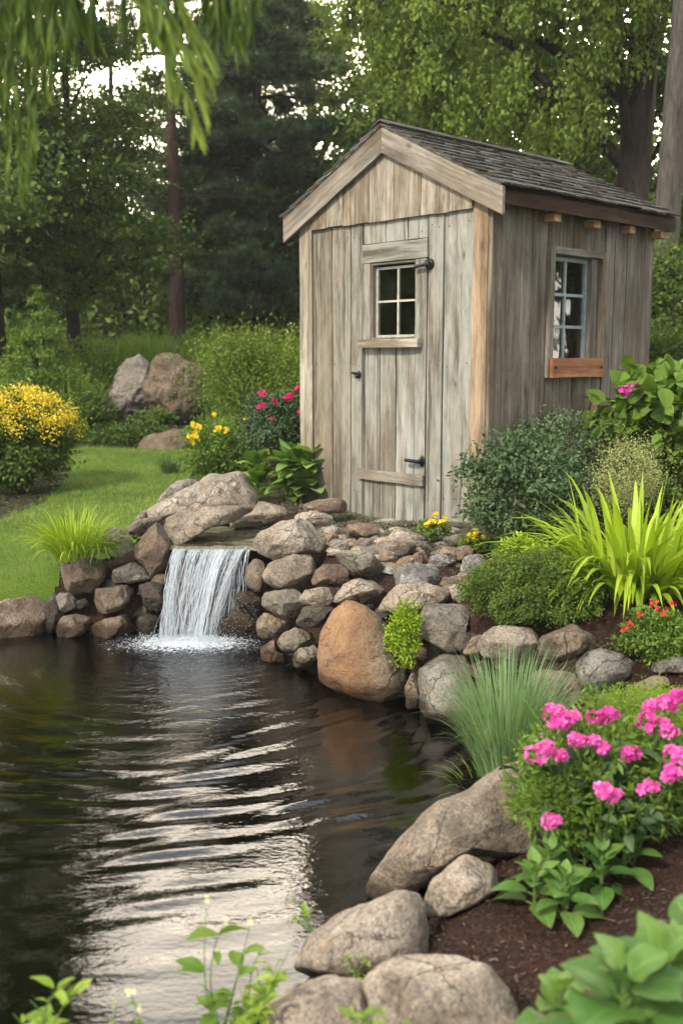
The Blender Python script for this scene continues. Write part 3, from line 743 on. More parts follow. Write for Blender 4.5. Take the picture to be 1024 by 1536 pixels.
# loose cobbles: rubble in front of the door and chink stones
protos = []
for k in range(6):
    a = np.linspace(0, 2 * np.pi, 9, endpoint=False); rr = rs.uniform(.8, 1.15, (9, 1))
    V, F, c = stone_mesh(np.stack([np.cos(a), np.sin(a) * .7], 1) * rr * .05, .026, 700 + k, 30, 20)
    protos.append(mk('cobble', V, F, M['stone'], smooth=True, loc=(0, 0, 0)))
n = 0
used = [False] * 6
def cobble(x, y, z, s, col, grp, lab):
    global n
    k = n % 6; o = protos[k]
    if used[k]: o = o.copy(); COL.objects.link(o)
    used[k] = True; n += 1
    fl = .55 if 'rubble' in grp else 1
    fl = .38 if 'slabs' in grp else fl
    o.location = (x, y, z); o.scale = (s * (1.25 if fl < 1 else 1), s * (1.15 if fl < 1 else 1), s * fl); o.rotation_euler = (rs.uniform(-.35, .35) * fl * .5, rs.uniform(-.35, .35) * fl * .5, rs.uniform(0, 6.28))
    c_ = COLS[col]; j = rs.uniform(.8, 1.15); o.color = (c_[0] * j, c_[1] * j, c_[2] * j, 1)
    tag(o, lab, 'cobble', grp)
for k in range(110):
    t, w = rs.random(), rs.random()
    px = 480 + 230 * t; py = 790 + 85 * w - 8 * (1 - t)
    if py > 862 - (t - .5) * 10 and t < .35: continue
    p = onz(px, py, .56); z = gz(p[0], p[1])
    cobble(p[0], p[1], z + .004, rs.uniform(.5, 1.35), ['mid', 'pale', 'grey', 'pink', 'tan', 'blue', 'brown'][rs.integers(7)], 'cobbles in the rubble before the door', 'small cobble in the rubble in front of the shed door')
for k in range(26):
    px = 470 + 200 * rs.random(); py = 772 + 62 * rs.random(); p = onz(px, py, .58); z = gz(p[0], p[1])
    cobble(p[0], p[1], z + .006, rs.uniform(1.5, 2.4), ['mid', 'pale', 'grey', 'tan', 'mid'][rs.integers(5)], 'flat slabs of the rubble terrace', 'flat worn slab in the stony terrace before the shed door')
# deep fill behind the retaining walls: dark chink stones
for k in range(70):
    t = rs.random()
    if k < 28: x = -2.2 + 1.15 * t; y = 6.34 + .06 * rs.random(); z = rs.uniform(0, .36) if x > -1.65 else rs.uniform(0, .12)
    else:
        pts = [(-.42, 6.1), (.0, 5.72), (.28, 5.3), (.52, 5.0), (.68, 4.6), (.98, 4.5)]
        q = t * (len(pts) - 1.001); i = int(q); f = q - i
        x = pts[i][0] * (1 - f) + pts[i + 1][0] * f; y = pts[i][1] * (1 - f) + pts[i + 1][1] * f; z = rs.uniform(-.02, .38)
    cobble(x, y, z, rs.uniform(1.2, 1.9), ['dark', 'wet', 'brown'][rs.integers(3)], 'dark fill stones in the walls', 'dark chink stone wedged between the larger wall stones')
# ------------------------------------------------------------------ shed
YAW = .8132
P0 = np.array([.9243, 6.4665, .6485])
U_ = np.array([-math.cos(YAW), math.sin(YAW), 0]); V_ = np.array([math.sin(YAW), math.cos(YAW), 0]); K_ = np.array([0, 0, 1.])
W_, D_, HE, HR, OE, OF, OB = 1.748, 1.885, 2.1106, 2.6115, .1437, .0781, .135
shed = empty('garden_shed', P0, 'weathered grey wooden garden shed with gabled shingle roof above the rocks', 'shed')
def S(u, v, w): return P0 + U_ * u + V_ * v + K_ * w
brs = np.random.default_rng(21)
class Boards:
    """boards collected into one mesh; each carries its own grain coordinates and tone"""
    def __init__(s): s.V, s.F, s.G, s.T = [], [], [], []; s.k = 0
    def add(s, o, a, c, d, tone=None, nseg=6, jit=.0015, taper=None):
        """o corner; a along-grain vector, c across vector, d depth vector (full sizes)"""
        o, a, c, d = map(lambda q: np.asarray(q, float), (o, a, c, d))
        L, Wd, Dp = np.linalg.norm(a), np.linalg.norm(c), np.linalg.norm(d)
        off = brs.uniform(-20, 20, 3); tn = brs.uniform(.25, .8) if tone is None else tone
        ns = nseg if L > .3 else 1; ring = []
        for i in range(ns + 1):
            t = i / ns; j = brs.normal(0, jit, 2)
            for (p, q) in ((0, 0), (1, 0), (1, 1), (0, 1)):
                pp = o + a * t + c * p + d * q + c / max(Wd, 1e-6) * (j[0] if p == 0 else j[1])
                s.V.append(pp); s.G.append((t * L + off[0], p * Wd + off[1], q * Dp + off[2])); s.T.append(tn)
        for i in range(ns):
            for e in range(4):
                b0 = s.k + i * 4; s.F.append([b0 + e, b0 + (e + 1) % 4, b0 + 4 + (e + 1) % 4, b0 + 4 + e])
        s.F.append([s.k + 3, s.k + 2, s.k + 1, s.k]); e0 = s.k + ns * 4; s.F.append([e0, e0 + 1, e0 + 2, e0 + 3])
        s.k += (ns + 1) * 4
    def build(s, name, mat, parent, label=None):
        o = mk(name, np.array(s.V), np.array(s.F), mat, parent, tone=s.T, gc=s.G)
        if label: o['label'] = label
        return o
def fb(B, u0, u1, w0, w1, v0=-.02, v1=0., tone=None, grain='w', gap=.0042):
    """board on the front wall; v0 outer face"""
    if grain == 'w': B.add(S(u0 + gap, v0, w0), K_ * (w1 - w0), U_ * (u1 - u0 - 2 * gap), V_ * (v1 - v0), tone)
    else: B.add(S(u0, v0, w0 + gap), U_ * (u1 - u0), K_ * (w1 - w0 - 2 * gap), V_ * (v1 - v0), tone)
def sb(B, v0, v1, w0, w1, u0=-.02, u1=0., tone=None, grain='w', gap=.0042):
    if grain == 'w': B.add(S(u0, v0 + gap, w0), K_ * (w1 - w0), V_ * (v1 - v0 - 2 * gap), U_ * (u1 - u0), tone)
    else: B.add(S(u0, v0, w0 + gap), V_ * (v1 - v0), K_ * (w1 - w0 - 2 * gap), U_ * (u1 - u0), tone)
BOT = -.12
# front wall boards (the door is its own part)
B = Boards()
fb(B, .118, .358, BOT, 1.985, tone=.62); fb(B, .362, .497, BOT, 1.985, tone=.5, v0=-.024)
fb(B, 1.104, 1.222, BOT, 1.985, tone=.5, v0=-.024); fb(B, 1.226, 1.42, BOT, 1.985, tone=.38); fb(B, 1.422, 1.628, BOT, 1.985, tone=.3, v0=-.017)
for u0, u1 in ((.499, .68), (.68, .89), (.89, 1.102)): fb(B, u0, u1, 1.842, 1.985, v0=-.02)
B.build('front_wall', M['wood_front'], shed)
# gable panel, proud of the wall
B = Boards(); rise = (HR - HE) / (W_ / 2 + OE)
def roofw(u): return HR - rise * abs(u - W_ / 2) - .06
ub = [.118, .307, .42, .547, .787, 1.025, 1.16, 1.29, 1.46, 1.63]
for a_, b2_ in zip(ub[:-1], ub[1:]):
    k = B.k; jw = brs.uniform(-.006, .006)
    B.add(S(a_ + .002, -.045, 1.983 + jw), K_ * .5, U_ * (b2_ - a_ - .004), V_ * .024, tone=brs.uniform(.35, .85), nseg=1)
    for i in range(4, 8):   # top corners follow the roof
        p = B.V[k + i]; u = (p - P0) @ U_; p[2] = P0[2] + roofw(u)
    if a_ < W_ / 2 < b2_:
        pass
B.build('gable_boards', M['wood_gable'], shed)
# rear faces and closing walls (dark inside)
B = Boards()
def box(B, u0, u1, v0, v1, w0, w1): B.add(S(u0, v0, w0), K_ * (w1 - w0), U_ * (u1 - u0), V_ * (v1 - v0), .3, nseg=1, jit=0)
box(B, .01, .6, .003, .02, BOT, 2.0); box(B, 1.03, 1.74, .003, .02, BOT, 2.0); box(B, .6, 1.03, .003, .02, BOT, 1.19); box(B, .6, 1.03, .003, .02, 1.71, 2.0)
k = B.k; B.add(S(.05, .003, 2.0), K_ * .5, U_ * 1.65, V_ * .017, .3, nseg=1, jit=0)
for i in range(4, 8):
    u = (B.V[k + i] - P0) @ U_; B.V[k + i][2] = P0[2] + 2.06
k = B.k; B.add(S(.3, .003, 2.06), K_ * .3, U_ * 1.15, V_ * .017, .3, nseg=1, jit=0)
for i in range(4, 8):
    t = .62 if i in (4, 7) else 1.13
    B.V[k + i][:] = S(t, .003 if i in (4, 5) else .02, 2.36)
box(B, .003, .02, .03, .6, BOT, 2.06); box(B, .003, .02, 1.2, 1.87, BOT, 2.06); box(B, .003, .02, .6, 1.2, BOT, 1.05); box(B, .003, .02, .6, 1.2, 1.76, 2.06)
box(B, 1.73, 1.745, .03, 1.87, BOT, 2.08); box(B, .02, 1.73, 1.865, 1.88, BOT, 2.1); box(B, .02, 1.73, .02, 1.86, -.03, -.01)
B.build('inner_lining', M['dark'], shed)
B = Boards()   # back gable and hidden left side
for i in range(9):
    a_ = i * W_ / 9; k = B.k
    B.add(S(a_ + .002, 1.885, BOT), K_ * 2.2, U_ * (W_ / 9 - .004), V_ * .02, nseg=1)
    for q in range(4, 8): u = (B.V[k + q] - P0) @ U_; B.V[k + q][2] = P0[2] + roofw(u)
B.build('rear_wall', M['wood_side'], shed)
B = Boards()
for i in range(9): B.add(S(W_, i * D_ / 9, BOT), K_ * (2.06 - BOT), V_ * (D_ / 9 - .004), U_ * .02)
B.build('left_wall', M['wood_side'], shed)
# posts
B = Boards(); B.add(S(-.001, -.03, BOT), K_ * (2.14 - BOT), U_ * .117, V_ * .03, .6); B.build('corner_post', M['wood_orange'], shed, 'newer orange toned corner post')
B = Boards(); B.add(S(1.632, -.03, BOT), K_ * (2.12 - BOT), U_ * .135, V_ * .03, .75); B.build('corner_post', M['wood_gable'], shed)
# side wall boards
B = Boards()
sb(B, -.028, .125, BOT, 2.1, u0=-.028, tone=.45)
bd = [.127, .402, .575]
for a_, b2_ in zip(bd[:-1], bd[1:]): sb(B, a_, b2_, BOT, 2.09, tone=brs.uniform(.35, .8))
for a_, b2_ in ((.577, .70), (.70, .87), (.87, 1.02), (1.02, 1.13), (1.13, 1.25)):
    sb(B, a_, b2_, 1.79, 2.09, u0=-.018)
for a_, b2_ in ((.577, .68), (.68, .90), (.90, 1.06), (1.06, 1.14), (1.14, 1.25)):
    sb(B, a_, b2_, BOT, .935, u0=-.018)
for a_, b2_ in ((1.252, 1.37), (1.37, 1.527), (1.527, 1.644), (1.644, 1.77), (1.77, 1.905)):
    sb(B, a_, b2_, BOT, 2.09, u0=-.02 - brs.uniform(0, .01))
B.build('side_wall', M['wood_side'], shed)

# door
B = Boards()
fb(B, .499, .602, -.1, 1.708, v0=-.028, tone=.55)          # right stile
fb(B, 1.022, 1.102, 1.135, 1.708, v0=-.028, tone=.55)
fb(B, .604, .777, -.1, 1.135, v0=-.022, tone=.68); fb(B, .777, .93, -.1, 1.135, v0=-.022, tone=.5); fb(B, .93, 1.085, -.1, 1.135, v0=-.022, tone=.6); fb(B, 1.085, 1.102, -.1, 1.135, v0=-.024, tone=.4)
fb(B, .499, 1.102, 1.71, 1.84, v0=-.03, grain='u', tone=.5)
door = B.build('door', M['wood_front'], shed)
B = Boards(); B.add(S(.5, -.052, .207), U_ * .63, K_ * .07, V_ * .022, .7); B.build('rail', M['wood_grey'], door)
B = Boards(); B.add(S(.535, -.078, 1.133), U_ * .565, K_ * .055, V_ * .05, .75); B.build('sill', M['wood_gable'], door)
B = Boards()
for u0, u1, w0, w1 in ((.602, .612, 1.19, 1.708), (1.012, 1.022, 1.19, 1.708)): B.add(S(u0, -.02, w0), K_ * (w1 - w0), U_ * (u1 - u0), V_ * .07, .5)
B.add(S(.612, -.02, 1.694), U_ * .4, K_ * .014, V_ * .07, .5); B.add(S(.612, -.02, 1.19), U_ * .4, K_ * .012, V_ * .07, .5)
B.build('window_reveal', M['wood_grey'], door)
def sash(parent, O, A, N, x0, x1, w0, w1, vx, hy, fr, mt, mat, d=.02):
    """O origin fn S-like; A horizontal axis, N outward normal; returns frame object; pane behind"""
    vs = []; fs = []; k = 0
    def bar(a0, a1, b0, b1, dd=d):
        nonlocal k
        for q in (0, dd):
            for (x, w) in ((a0, b0), (a1, b0), (a1, b1), (a0, b1)): vs.append(O + A * x + K_ * w + N * q)
        fs.extend([[k + 4, k + 5, k + 6, k + 7], [k, k + 4, k + 7, k + 3], [k + 1, k + 2, k + 6, k + 5], [k, k + 1, k + 5, k + 4], [k + 3, k + 7, k + 6, k + 2], [k, k + 3, k + 2, k + 1]]); k += 8
    bar(x0, x0 + fr, w0, w1); bar(x1 - fr, x1, w0, w1); bar(x0 + fr, x1 - fr, w0, w0 + fr, d * .98); bar(x0 + fr, x1 - fr, w1 - fr, w1, d * .98)
    for v in vx: bar(v - mt / 2, v + mt / 2, w0 + fr, w1 - fr, d * .8)
    for h in hy: bar(x0 + fr, x1 - fr, h - mt / 2, h + mt / 2, d * .7)
    f = mk('window_frame', np.array(vs), np.array(fs), mat, parent)
    pv = np.array([O + A * x + K_ * w + N * d * .3 for x, w in ((x0 + .003, w0 + .003), (x1 - .003, w0 + .003), (x1 - .003, w1 - .003), (x0 + .003, w1 - .003))])
    pv = np.concatenate([pv, pv - N * .003])
    if np.cross(A, K_) @ N < 0: pv = pv[[1, 0, 3, 2, 5, 4, 7, 6]]
    return f, pv
PF = np.array([[0, 1, 2, 3], [7, 6, 5, 4], [0, 4, 5, 1], [1, 5, 6, 2], [2, 6, 7, 3], [3, 7, 4, 0]])
m, nt, out = newmat('window_glass'); b = NB(nt)
tr = b.n('ShaderNodeBsdfTransparent'); tr.inputs['Color'].default_value = (.62, .66, .62, 1)
gl = b.n('ShaderNodeBsdfGlossy'); gl.inputs['Roughness'].default_value = .03
fr = b.n('ShaderNodeFresnel'); fr.inputs['IOR'].default_value = 2.1
bn = b.bump(b.noise(b.pos(), 4, 2), .12, .02); b.l(bn, gl.inputs['Normal'])
mx = b.n('ShaderNodeMixShader'); b.l(fr.outputs[0], mx.inputs[0]); b.l(tr.outputs[0], mx.inputs[1]); b.l(gl.outputs[0], mx.inputs[2]); b.l(mx.outputs[0], out.inputs['Surface'])
M['glass'] = m
f_, pv = sash(door, S(0, .03, 0), U_, -V_, .613, 1.005, 1.203, 1.68, [.80], [1.447], .016, .014, M['sash'])
mk('window_pane', pv, PF, M['glass'], door)
# iron: knob hinge top right, bar handle lower right, latch at left
def ball(c, r, sc=(1, 1, 1), ax=None, n=14):
    v = []; f = []
    ax = ax or (U_, V_, K_)
    for i in range(n + 1):
        for j in range(n):
            p, t = math.pi * i / n, 2 * math.pi * j / n
            q = np.array([math.sin(p) * math.cos(t) * sc[0], math.sin(p) * math.sin(t) * sc[1], math.cos(p) * sc[2]]) * r
            v.append(c + ax[0] * q[0] + ax[1] * q[1] + ax[2] * q[2])
    for i in range(n):
        for j in range(n): f.append([i * n + j, i * n + (j + 1) % n, (i + 1) * n + (j + 1) % n, (i + 1) * n + j])
    return np.array(v), np.array(f)
def iron(name, parts, parent):
    V, F, T = join([(v, f, 0) for v, f in parts]); return mk(name, V, F, M['iron'], parent, smooth=True)
iron('knob', [ball(S(.476, -.03, 1.668), .036, (1, .55, 1)), ball(S(.476, -.05, 1.668), .026, (1, 1.0, 1)), tube([S(.476, -.06, 1.665), S(.53, -.062, 1.660), S(.575, -.058, 1.655)], [.013, .010, .013]), ball(S(.575, -.058, 1.655), .014)], door)
iron('handle', [ball(S(.522, -.033, .372), .024, (.9, .4, 1.7)), ball(S(.522, -.05, .372), .018), tube([S(.515, -.062, .370), S(.56, -.068, .371), S(.64, -.066, .374)], [.015, .013, .012]), ball(S(.64, -.066, .374), .012)], door)
iron('latch', [ball(S(1.135, -.03, .945), .019, (1, .5, 1.5)), tube([S(1.135, -.05, .950), S(1.165, -.056, .957), S(1.195, -.05, .957)], [.011, .010, .007]), ball(S(1.135, -.045, .935), .015)], door)

# side window with cedar box front
B = Boards()
B.add(S(-.045, .575, .93), K_ * .86, V_ * .052, U_ * .027, .5); B.add(S(-.045, 1.19, .93), K_ * .86, V_ * .062, U_ * .027, .35)
B.add(S(-.047, .627, 1.745), V_ * .563, K_ * .045, U_ * .029, .55)
swf = B.build('window_surround', M['wood_grey'], shed)
B = Boards()
B.add(S(-.018, .613, .95), K_ * .8, V_ * .014, U_ * .09, .4); B.add(S(-.018, 1.10, .95), K_ * .8, V_ * .09, U_ * .035, .55); B.add(S(-.018, 1.176, .95), K_ * .8, V_ * .014, U_ * .09, .4)
B.add(S(-.018, .627, 1.735), V_ * .47, K_ * .012, U_ * .09, .4)
B.build('window_reveal', M['wood_side'], swf)
f_, pv = sash(swf, S(.045, 0, 0), V_, -U_, .632, 1.098, 1.03, 1.735, [.845], [1.487, 1.273], .026, .02, M['sash_b'], .028)
mk('window_pane', pv, PF, M['glass'], swf)
B = Boards(); B.add(S(-.078, .59, .932), V_ * .605, K_ * .128, U_ * .028, .6, nseg=3); B.add(S(-.05, .592, .934), V_ * .6, K_ * .01, U_ * .03, .3)
wb = B.build('window_box', M['wood_red'], shed)
iron('bolt', [ball(S(-.08, .62, 1.0), .012), ball(S(-.08, 1.165, 1.0), .011)], wb)
# small bracket with an amber tag on the wall under the window
iron('bracket', [tube([S(-.025, 1.02, .80), S(-.09, 1.08, .775), S(-.11, 1.16, .775), S(-.06, 1.24, .80)], [.004, .005, .005, .004], 6)], shed)
B = Boards(); B.add(S(-.045, 1.12, .68), K_ * .055, V_ * .05, U_ * .012, .9); B.build('wall_tag', M['wood_tail'], shed)

# nail heads
nv, nf, kk_ = [], [], 0
for u in (.15, .32, .40, .46, 1.14, 1.19, 1.26, 1.38, 1.46, 1.59, .55):
    for w in (.12, 1.02, 1.90):
        v, f = ball(S(u + brs.uniform(-.01, .01), -.0255, w + brs.uniform(-.02, .02)), .0042, (1, .6, 1), n=6); nv.append(v); nf.append(f + kk_); kk_ += len(v)
for v_ in (.17, .36, .44, .54, 1.30, 1.42, 1.57, 1.70, 1.82, .07):
    for w in (.2, 1.0, 1.96):
        v, f = ball(S(-.0235, v_ + brs.uniform(-.01, .01), w + brs.uniform(-.02, .02)), .0042, (.6, 1, 1), n=6); nv.append(v); nf.append(f + kk_); kk_ += len(v)
mk('nails', np.concatenate(nv), np.concatenate(nf), M['iron'], shed)['kind'] = 'stuff'

# roof
slope = nrm(-U_ * (W_ / 2 + OE) - K_ * (HR - HE)); slopeL = nrm(U_ * (W_ / 2 + OE) - K_ * (HR - HE))
SL = math.hypot(W_ / 2 + OE, HR - HE); nR = nrm(-U_ * (HR - HE) + K_ * (W_ / 2 + OE)); nL = nrm(U_ * (HR - HE) + K_ * (W_ / 2 + OE))
ridge0 = S(W_ / 2, -OF, HR)
LEN = D_ + OF + OB
roofp = None
B = Boards()
for sl, nn in ((slope, nR), (slopeL, nL)):
    B.add(ridge0 - nn * .045 + V_ * .024, V_ * (LEN - .03), sl * (SL - .015), nn * .022, .4, nseg=1, jit=0)
roofd = B.build('roof', M['wood_dark'], shed)
B = Boards(); rows = 11; ex = SL / rows
for sl, nn in ((slope, nR), (slopeL, nL)):
    for r in range(rows):
        s0 = r * ex; x = -.018
        while x < LEN + .012:
            wd = brs.uniform(.07, .17); x1 = min(x + wd, LEN + .015)
            h1 = .004 + brs.uniform(0, .004); lift = brs.uniform(.008, .017); ov = brs.uniform(-.008, .012)
            o = ridge0 + V_ * x + sl * max(0, s0 - .02) - nn * .021
            k = B.k
            B.add(o, sl * (ex + .02 + ov + (.02 if r == rows - 1 else 0)), V_ * (x1 - x - .003), nn * (.012), nseg=1, jit=0, tone=brs.uniform(.1, .95))
            for i in range(4, 8): B.V[k + i] += nn * (lift + brs.uniform(-.002, .003))
            x = x1
for sl, nn in ((slope, nR), (slopeL, nL)):
    x = -.02
    while x < LEN:
        wd = brs.uniform(.16, .26); x1 = min(x + wd, LEN + .015); B.add(ridge0 + V_ * x + nn * .004 + K_ * .004, V_ * (x1 - x - .004), sl * .085, nn * .01, brs.uniform(.2, .8), nseg=1, jit=0); x = x1
B.build('shingles', M['shingle'], roofd)
# barge boards (front) with plumb-cut ends
def barge(sl, nn, name, tone, lab=None):
    B = Boards(); t = .026
    o = ridge0 - nn * .024; Wd = .152
    B.add(o - V_ * .002, sl * (SL - .004), -nn * Wd, V_ * t, tone, nseg=8, jit=.0008)
    n8 = 9
    for i in range(4):
        p = B.V[i]; u = (p - P0) @ U_ - W_ / 2
        B.V[i] = p - sl * (u / (sl @ U_)) * 1.0
    for i in range(4):
        p = B.V[-4 + i]; u = (p - P0) @ U_; tgt = -OE if sl @ U_ < 0 else W_ + OE
        B.V[-4 + i] = p + sl * ((tgt - u) / (sl @ U_))
    return B.build('barge_board', M['wood_grey'], shed)
barge(slope, nR, 'r', .8); barge(slopeL, nL, 'l', .5)
B = Boards()   # trim strip above the barge boards
for sl, nn in ((slope, nR), (slopeL, nL)):
    B.add(ridge0 - V_ * .012 - nn * .022, sl * SL, V_ * .03, nn * .012, .75, nseg=4)
B.build('edge_strip', M['wood_grey'], roofd)
# fascia under the side eave and rafter tails
B = Boards(); B.add(S(-OE + .012, -OF + .028, HE - .125), V_ * (LEN - .04), K_ * .085, U_ * .022, .4, nseg=4); B.build('fascia', M['wood_dark'], shed)
B = Boards(); B.add(S(W_ + OE - .034, -OF + .028, HE - .125), V_ * (LEN - .04), K_ * .085, U_ * .022, .4, nseg=4); B.build('fascia', M['wood_dark'], shed)
for v in (.52, .98, 1.43, 1.86):
    B = Boards(); B.add(S(-.10, v, HE - .175), U_ * .12, V_ * .075, K_ * .05, .7, nseg=1); B.build('rafter_tail', M['wood_tail'], shed)
# back barge
for sl, nn in ((slope, nR), (slopeL, nL)):
    B = Boards(); B.add(ridge0 + V_ * (LEN - .028) - nn * .026, sl * (SL - .01), -nn * .12, V_ * .024, .4, nseg=3); B.build('barge_board', M['wood_side'], shed)
# ------------------------------------------------------------------ waterfall
fall = empty('waterfall', (-.88, 6.05, 0), 'white curtain of water falling from the stone lip into the pond', 'waterfall')
m, nt, out = newmat('stream_water'); b = NB(nt)
f1 = b.noise(b.mapping(b.pos(), (6, 2.5, 1)), 4, 5, .6)
b.pbr(out, b.ramp(f1, [(.3, (.10, .095, .05)), (.6, (.19, .18, .11)), (.75, (.32, .31, .22))]), .12, b.bump(f1, .5, .02), .6); M['stream'] = m
m, nt, out = newmat('falling_water'); b = NB(nt)
d = b.n('ShaderNodeBsdfPrincipled'); d.inputs['Base Color'].default_value = (.72, .77, .80, 1); d.inputs['Roughness'].default_value = .25
d.inputs['Subsurface Weight'].default_value = 0
t = b.n('ShaderNodeBsdfTranslucent'); t.inputs['Color'].default_value = (.85, .9, .92, 1)
tr = b.n('ShaderNodeBsdfTransparent')
m1 = b.n('ShaderNodeMixShader'); m1.inputs[0].default_value = .35; b.l(d.outputs[0], m1.inputs[1]); b.l(t.outputs[0], m1.inputs[2])
m2 = b.n('ShaderNodeMixShader'); b.l(b.ramp(b.attr('tone'), [(0, .0), (.4, .3), (1, .8)]), m2.inputs[0]); b.l(tr.outputs[0], m2.inputs[1]); b.l(m1.outputs[0], m2.inputs[2])
b.l(m2.outputs[0], out.inputs['Surface']); M['fall'] = m
# stream bed slab and stream surface behind the lip
ZL = .515
m_lipL, m_lipR = at(262, 824, 6.38), at(372, 822, 6.36)
sx0, sx1 = m_lipL[0] - .02, m_lipR[0] + .01
V, F = grid(np.linspace(sx0 - .05, sx1 + .22, 30), np.linspace(6.34, 7.05, 30), lambda X, Y: ZL - .004 + .004 * np.sin(X * 40 + Y * 13) + .003 * np.sin(Y * 50) + np.clip(Y - 6.6, 0, 1) * .05 - np.clip(6.4 - Y, 0, 1) ** 2 * 3)
mk('stream', V, F, M['stream'], fall, smooth=True)
poly = [(235, 826), (262, 818), (330, 816), (392, 820), (398, 836), (330, 842), (262, 846), (236, 842)]
stone('flat dark lip stone the water runs over', poly, Y=6.44, th=.10, col='wet')
rs = np.random.default_rng(11)
# strands: parabolas from the lip to the pool
def lipx(u): return sx0 + .03 + (sx1 - .04 - sx0) * u
strV, strF, strT, kk = [], [], [], 0
def strand(u, w, tone, wob=.012, z1=.0, split=0.0, dy=0.0):
    global kk
    x0 = lipx(u); xe = -1.10 + (u ** 1.0) * .31 + split
    n = 26; t = np.linspace(0, 1, n)
    zz = ZL - (ZL - z1) * t ** 1.7
    yy = 6.40 - .10 * min(1, 1) - (.22 + dy) * t ** .8 + 0 * t
    xx = x0 + (xe - x0) * (t ** 1.15)
    ph = rs.uniform(0, 6.28, 3); fq = rs.uniform(3, 11, 3)
    xx = xx + wob * t * (np.sin(fq[0] * t + ph[0]) + .5 * np.sin(fq[1] * 2 * t + ph[1]))
    ww = w * (1.3 - .6 * t) * (1 + .35 * np.sin(fq[2] * 2 * t + ph[2]) + rs.normal(0, .18, n)); ww = np.maximum(ww, w * .15)
    c = np.stack([xx, yy, zz], 1)
    # thick lens-shaped strand: 4-sided
    V = np.stack([c - np.array([1, 0, 0]) * ww[:, None], c - np.array([0, 1, 0]) * ww[:, None] * .5, c + np.array([1, 0, 0]) * ww[:, None], c + np.array([0, 1, 0]) * ww[:, None] * .4], 1).reshape(-1, 3)
    F = np.array([[k * 4 + s, k * 4 + (s + 1) % 4, k * 4 + 4 + (s + 1) % 4, k * 4 + 4 + s] for k in range(n - 1) for s in range(4)])
    strV.append(V); strF.append(F + kk); strT.append(np.repeat(np.clip(tone * (1 + rs.normal(0, .25, n)), 0, 1), 4)); kk += len(V)
UC = rs.random(15) ** 1.1
for i in range(300):
    u = (UC[rs.integers(15)] + rs.normal(0, .017)) if i % 5 else rs.random(); strand(u, rs.uniform(.0006, .0026), rs.uniform(.3, 1.0), wob=rs.uniform(.006, .03), split=rs.normal(0, .022), dy=rs.normal(0, .03))
for i in range(26): strand(rs.uniform(.62, .74), rs.uniform(.002, .005), rs.uniform(.75, 1), wob=.004, split=rs.normal(.02, .01), dy=.03)
for i in range(40): strand(rs.uniform(.85, 1.05), rs.uniform(.0008, .002), rs.uniform(.3, .8), split=rs.normal(.09, .05), dy=-.08)
mk('water_strands', np.concatenate(strV), np.concatenate(strF), M['fall'], fall, tone=np.concatenate(strT), smooth=True)['kind'] = 'stuff'
# thin sheet
n = 70; mrows = 50; Vs = []; Ts = []
for j in range(mrows):
    t = j / (mrows - 1)
    for i in range(n):
        u = i / (n - 1); x0 = lipx(u); xe = -1.10 + u * .31
        x = x0 + (xe - x0) * t ** 1.15; z = ZL + .006 - (ZL + .006) * t ** 1.7; y = 6.40 - .10 * 1 - .2 * t ** .8 + .012 * mn.noise((u * 22, t * 3, 1))
        if j == 0: y = 6.37
        Vs.append((x, y, z)); Ts.append(max(0, .02 + .5 * mn.noise((u * 46, t * 2.6, 5)) + .22 * mn.noise((u * 120, t * 6, 9)) + (.22 if t < .25 else .0)))
F = np.array([[j * n + i, j * n + i + 1, (j + 1) * n + i + 1, (j + 1) * n + i] for j in range(mrows - 1) for i in range(n - 1)])
mk('water_sheet', np.array(Vs), F, M['fall'], fall, tone=Ts, smooth=True)
# foam and droplets at the foot
drp = ball(np.zeros(3), 1, n=5)
n = 4200
r = np.abs(rs.normal(0, 1, n)); a = rs.uniform(0, 6.28, n)
cx = rs.uniform(-1.12, -.72, n); P = np.stack([cx + r * .11 * np.cos(a), 6.0 + r * .085 * np.sin(a) - .02, np.abs(rs.normal(0, .014, n))], 1)
P[:400, 2] = np.abs(rs.normal(0, .06, 400)); s = rs.uniform(.001, .0042, n); s[:400] *= .6
n2 = 500; P2 = np.stack([rs.uniform(-.75, -.5, n2), rs.normal(6.08, .06, n2), np.abs(rs.normal(.1, .15, n2))], 1); P = np.concatenate([P, P2]); s = np.concatenate([s, rs.uniform(.0008, .002, n2)]); n += n2
V = (P[:, None] + drp[0][None] * s[:, None, None]).reshape(-1, 3); F = (drp[1][None] + (np.arange(n) * len(drp[0]))[:, None, None]).reshape(-1, 4)
mk('foam_droplets', V, F, M['fall'], fall, tone=np.full(len(V), .75), smooth=True)['kind'] = 'stuff'
# foam lace on the pool
m, nt, out = newmat('foam'); b = NB(nt)
vo = b.noise(b.pos(), 45, 6, .75, 1.5); ds = b.n('ShaderNodeVectorMath', operation='DISTANCE'); b.l(b.mapping(b.pos(), (1, 1.9, 0)), ds.inputs[0]); ds.inputs[1].default_value = (-.93, 5.94 * 1.9, 0)
fac = b.math('SUBTRACT', vo, b.math('MULTIPLY', ds.outputs['Value'], .5)); fac = b.ramp(fac, [(.34, 0), (.44, .85)])
tr = b.n('ShaderNodeBsdfTransparent'); di = b.n('ShaderNodeBsdfDiffuse'); di.inputs[0].default_value = (.78, .82, .84, 1)
mx = b.n('ShaderNodeMixShader'); b.l(fac, mx.inputs[0]); b.l(tr.outputs[0], mx.inputs[1]); b.l(di.outputs[0], mx.inputs[2]); b.l(mx.outputs[0], out.inputs['Surface']); M['foam'] = m
V, F = grid(np.linspace(-1.65, -.35, 60), np.linspace(5.35, 6.2, 50), lambda X, Y: .006 + .006 * np.exp(-((X + .93) ** 2 + (Y - 6) ** 2) / .03) + 0 * X)
mk('foam', V, F, M['foam'], fall, smooth=True)['kind'] = 'stuff'

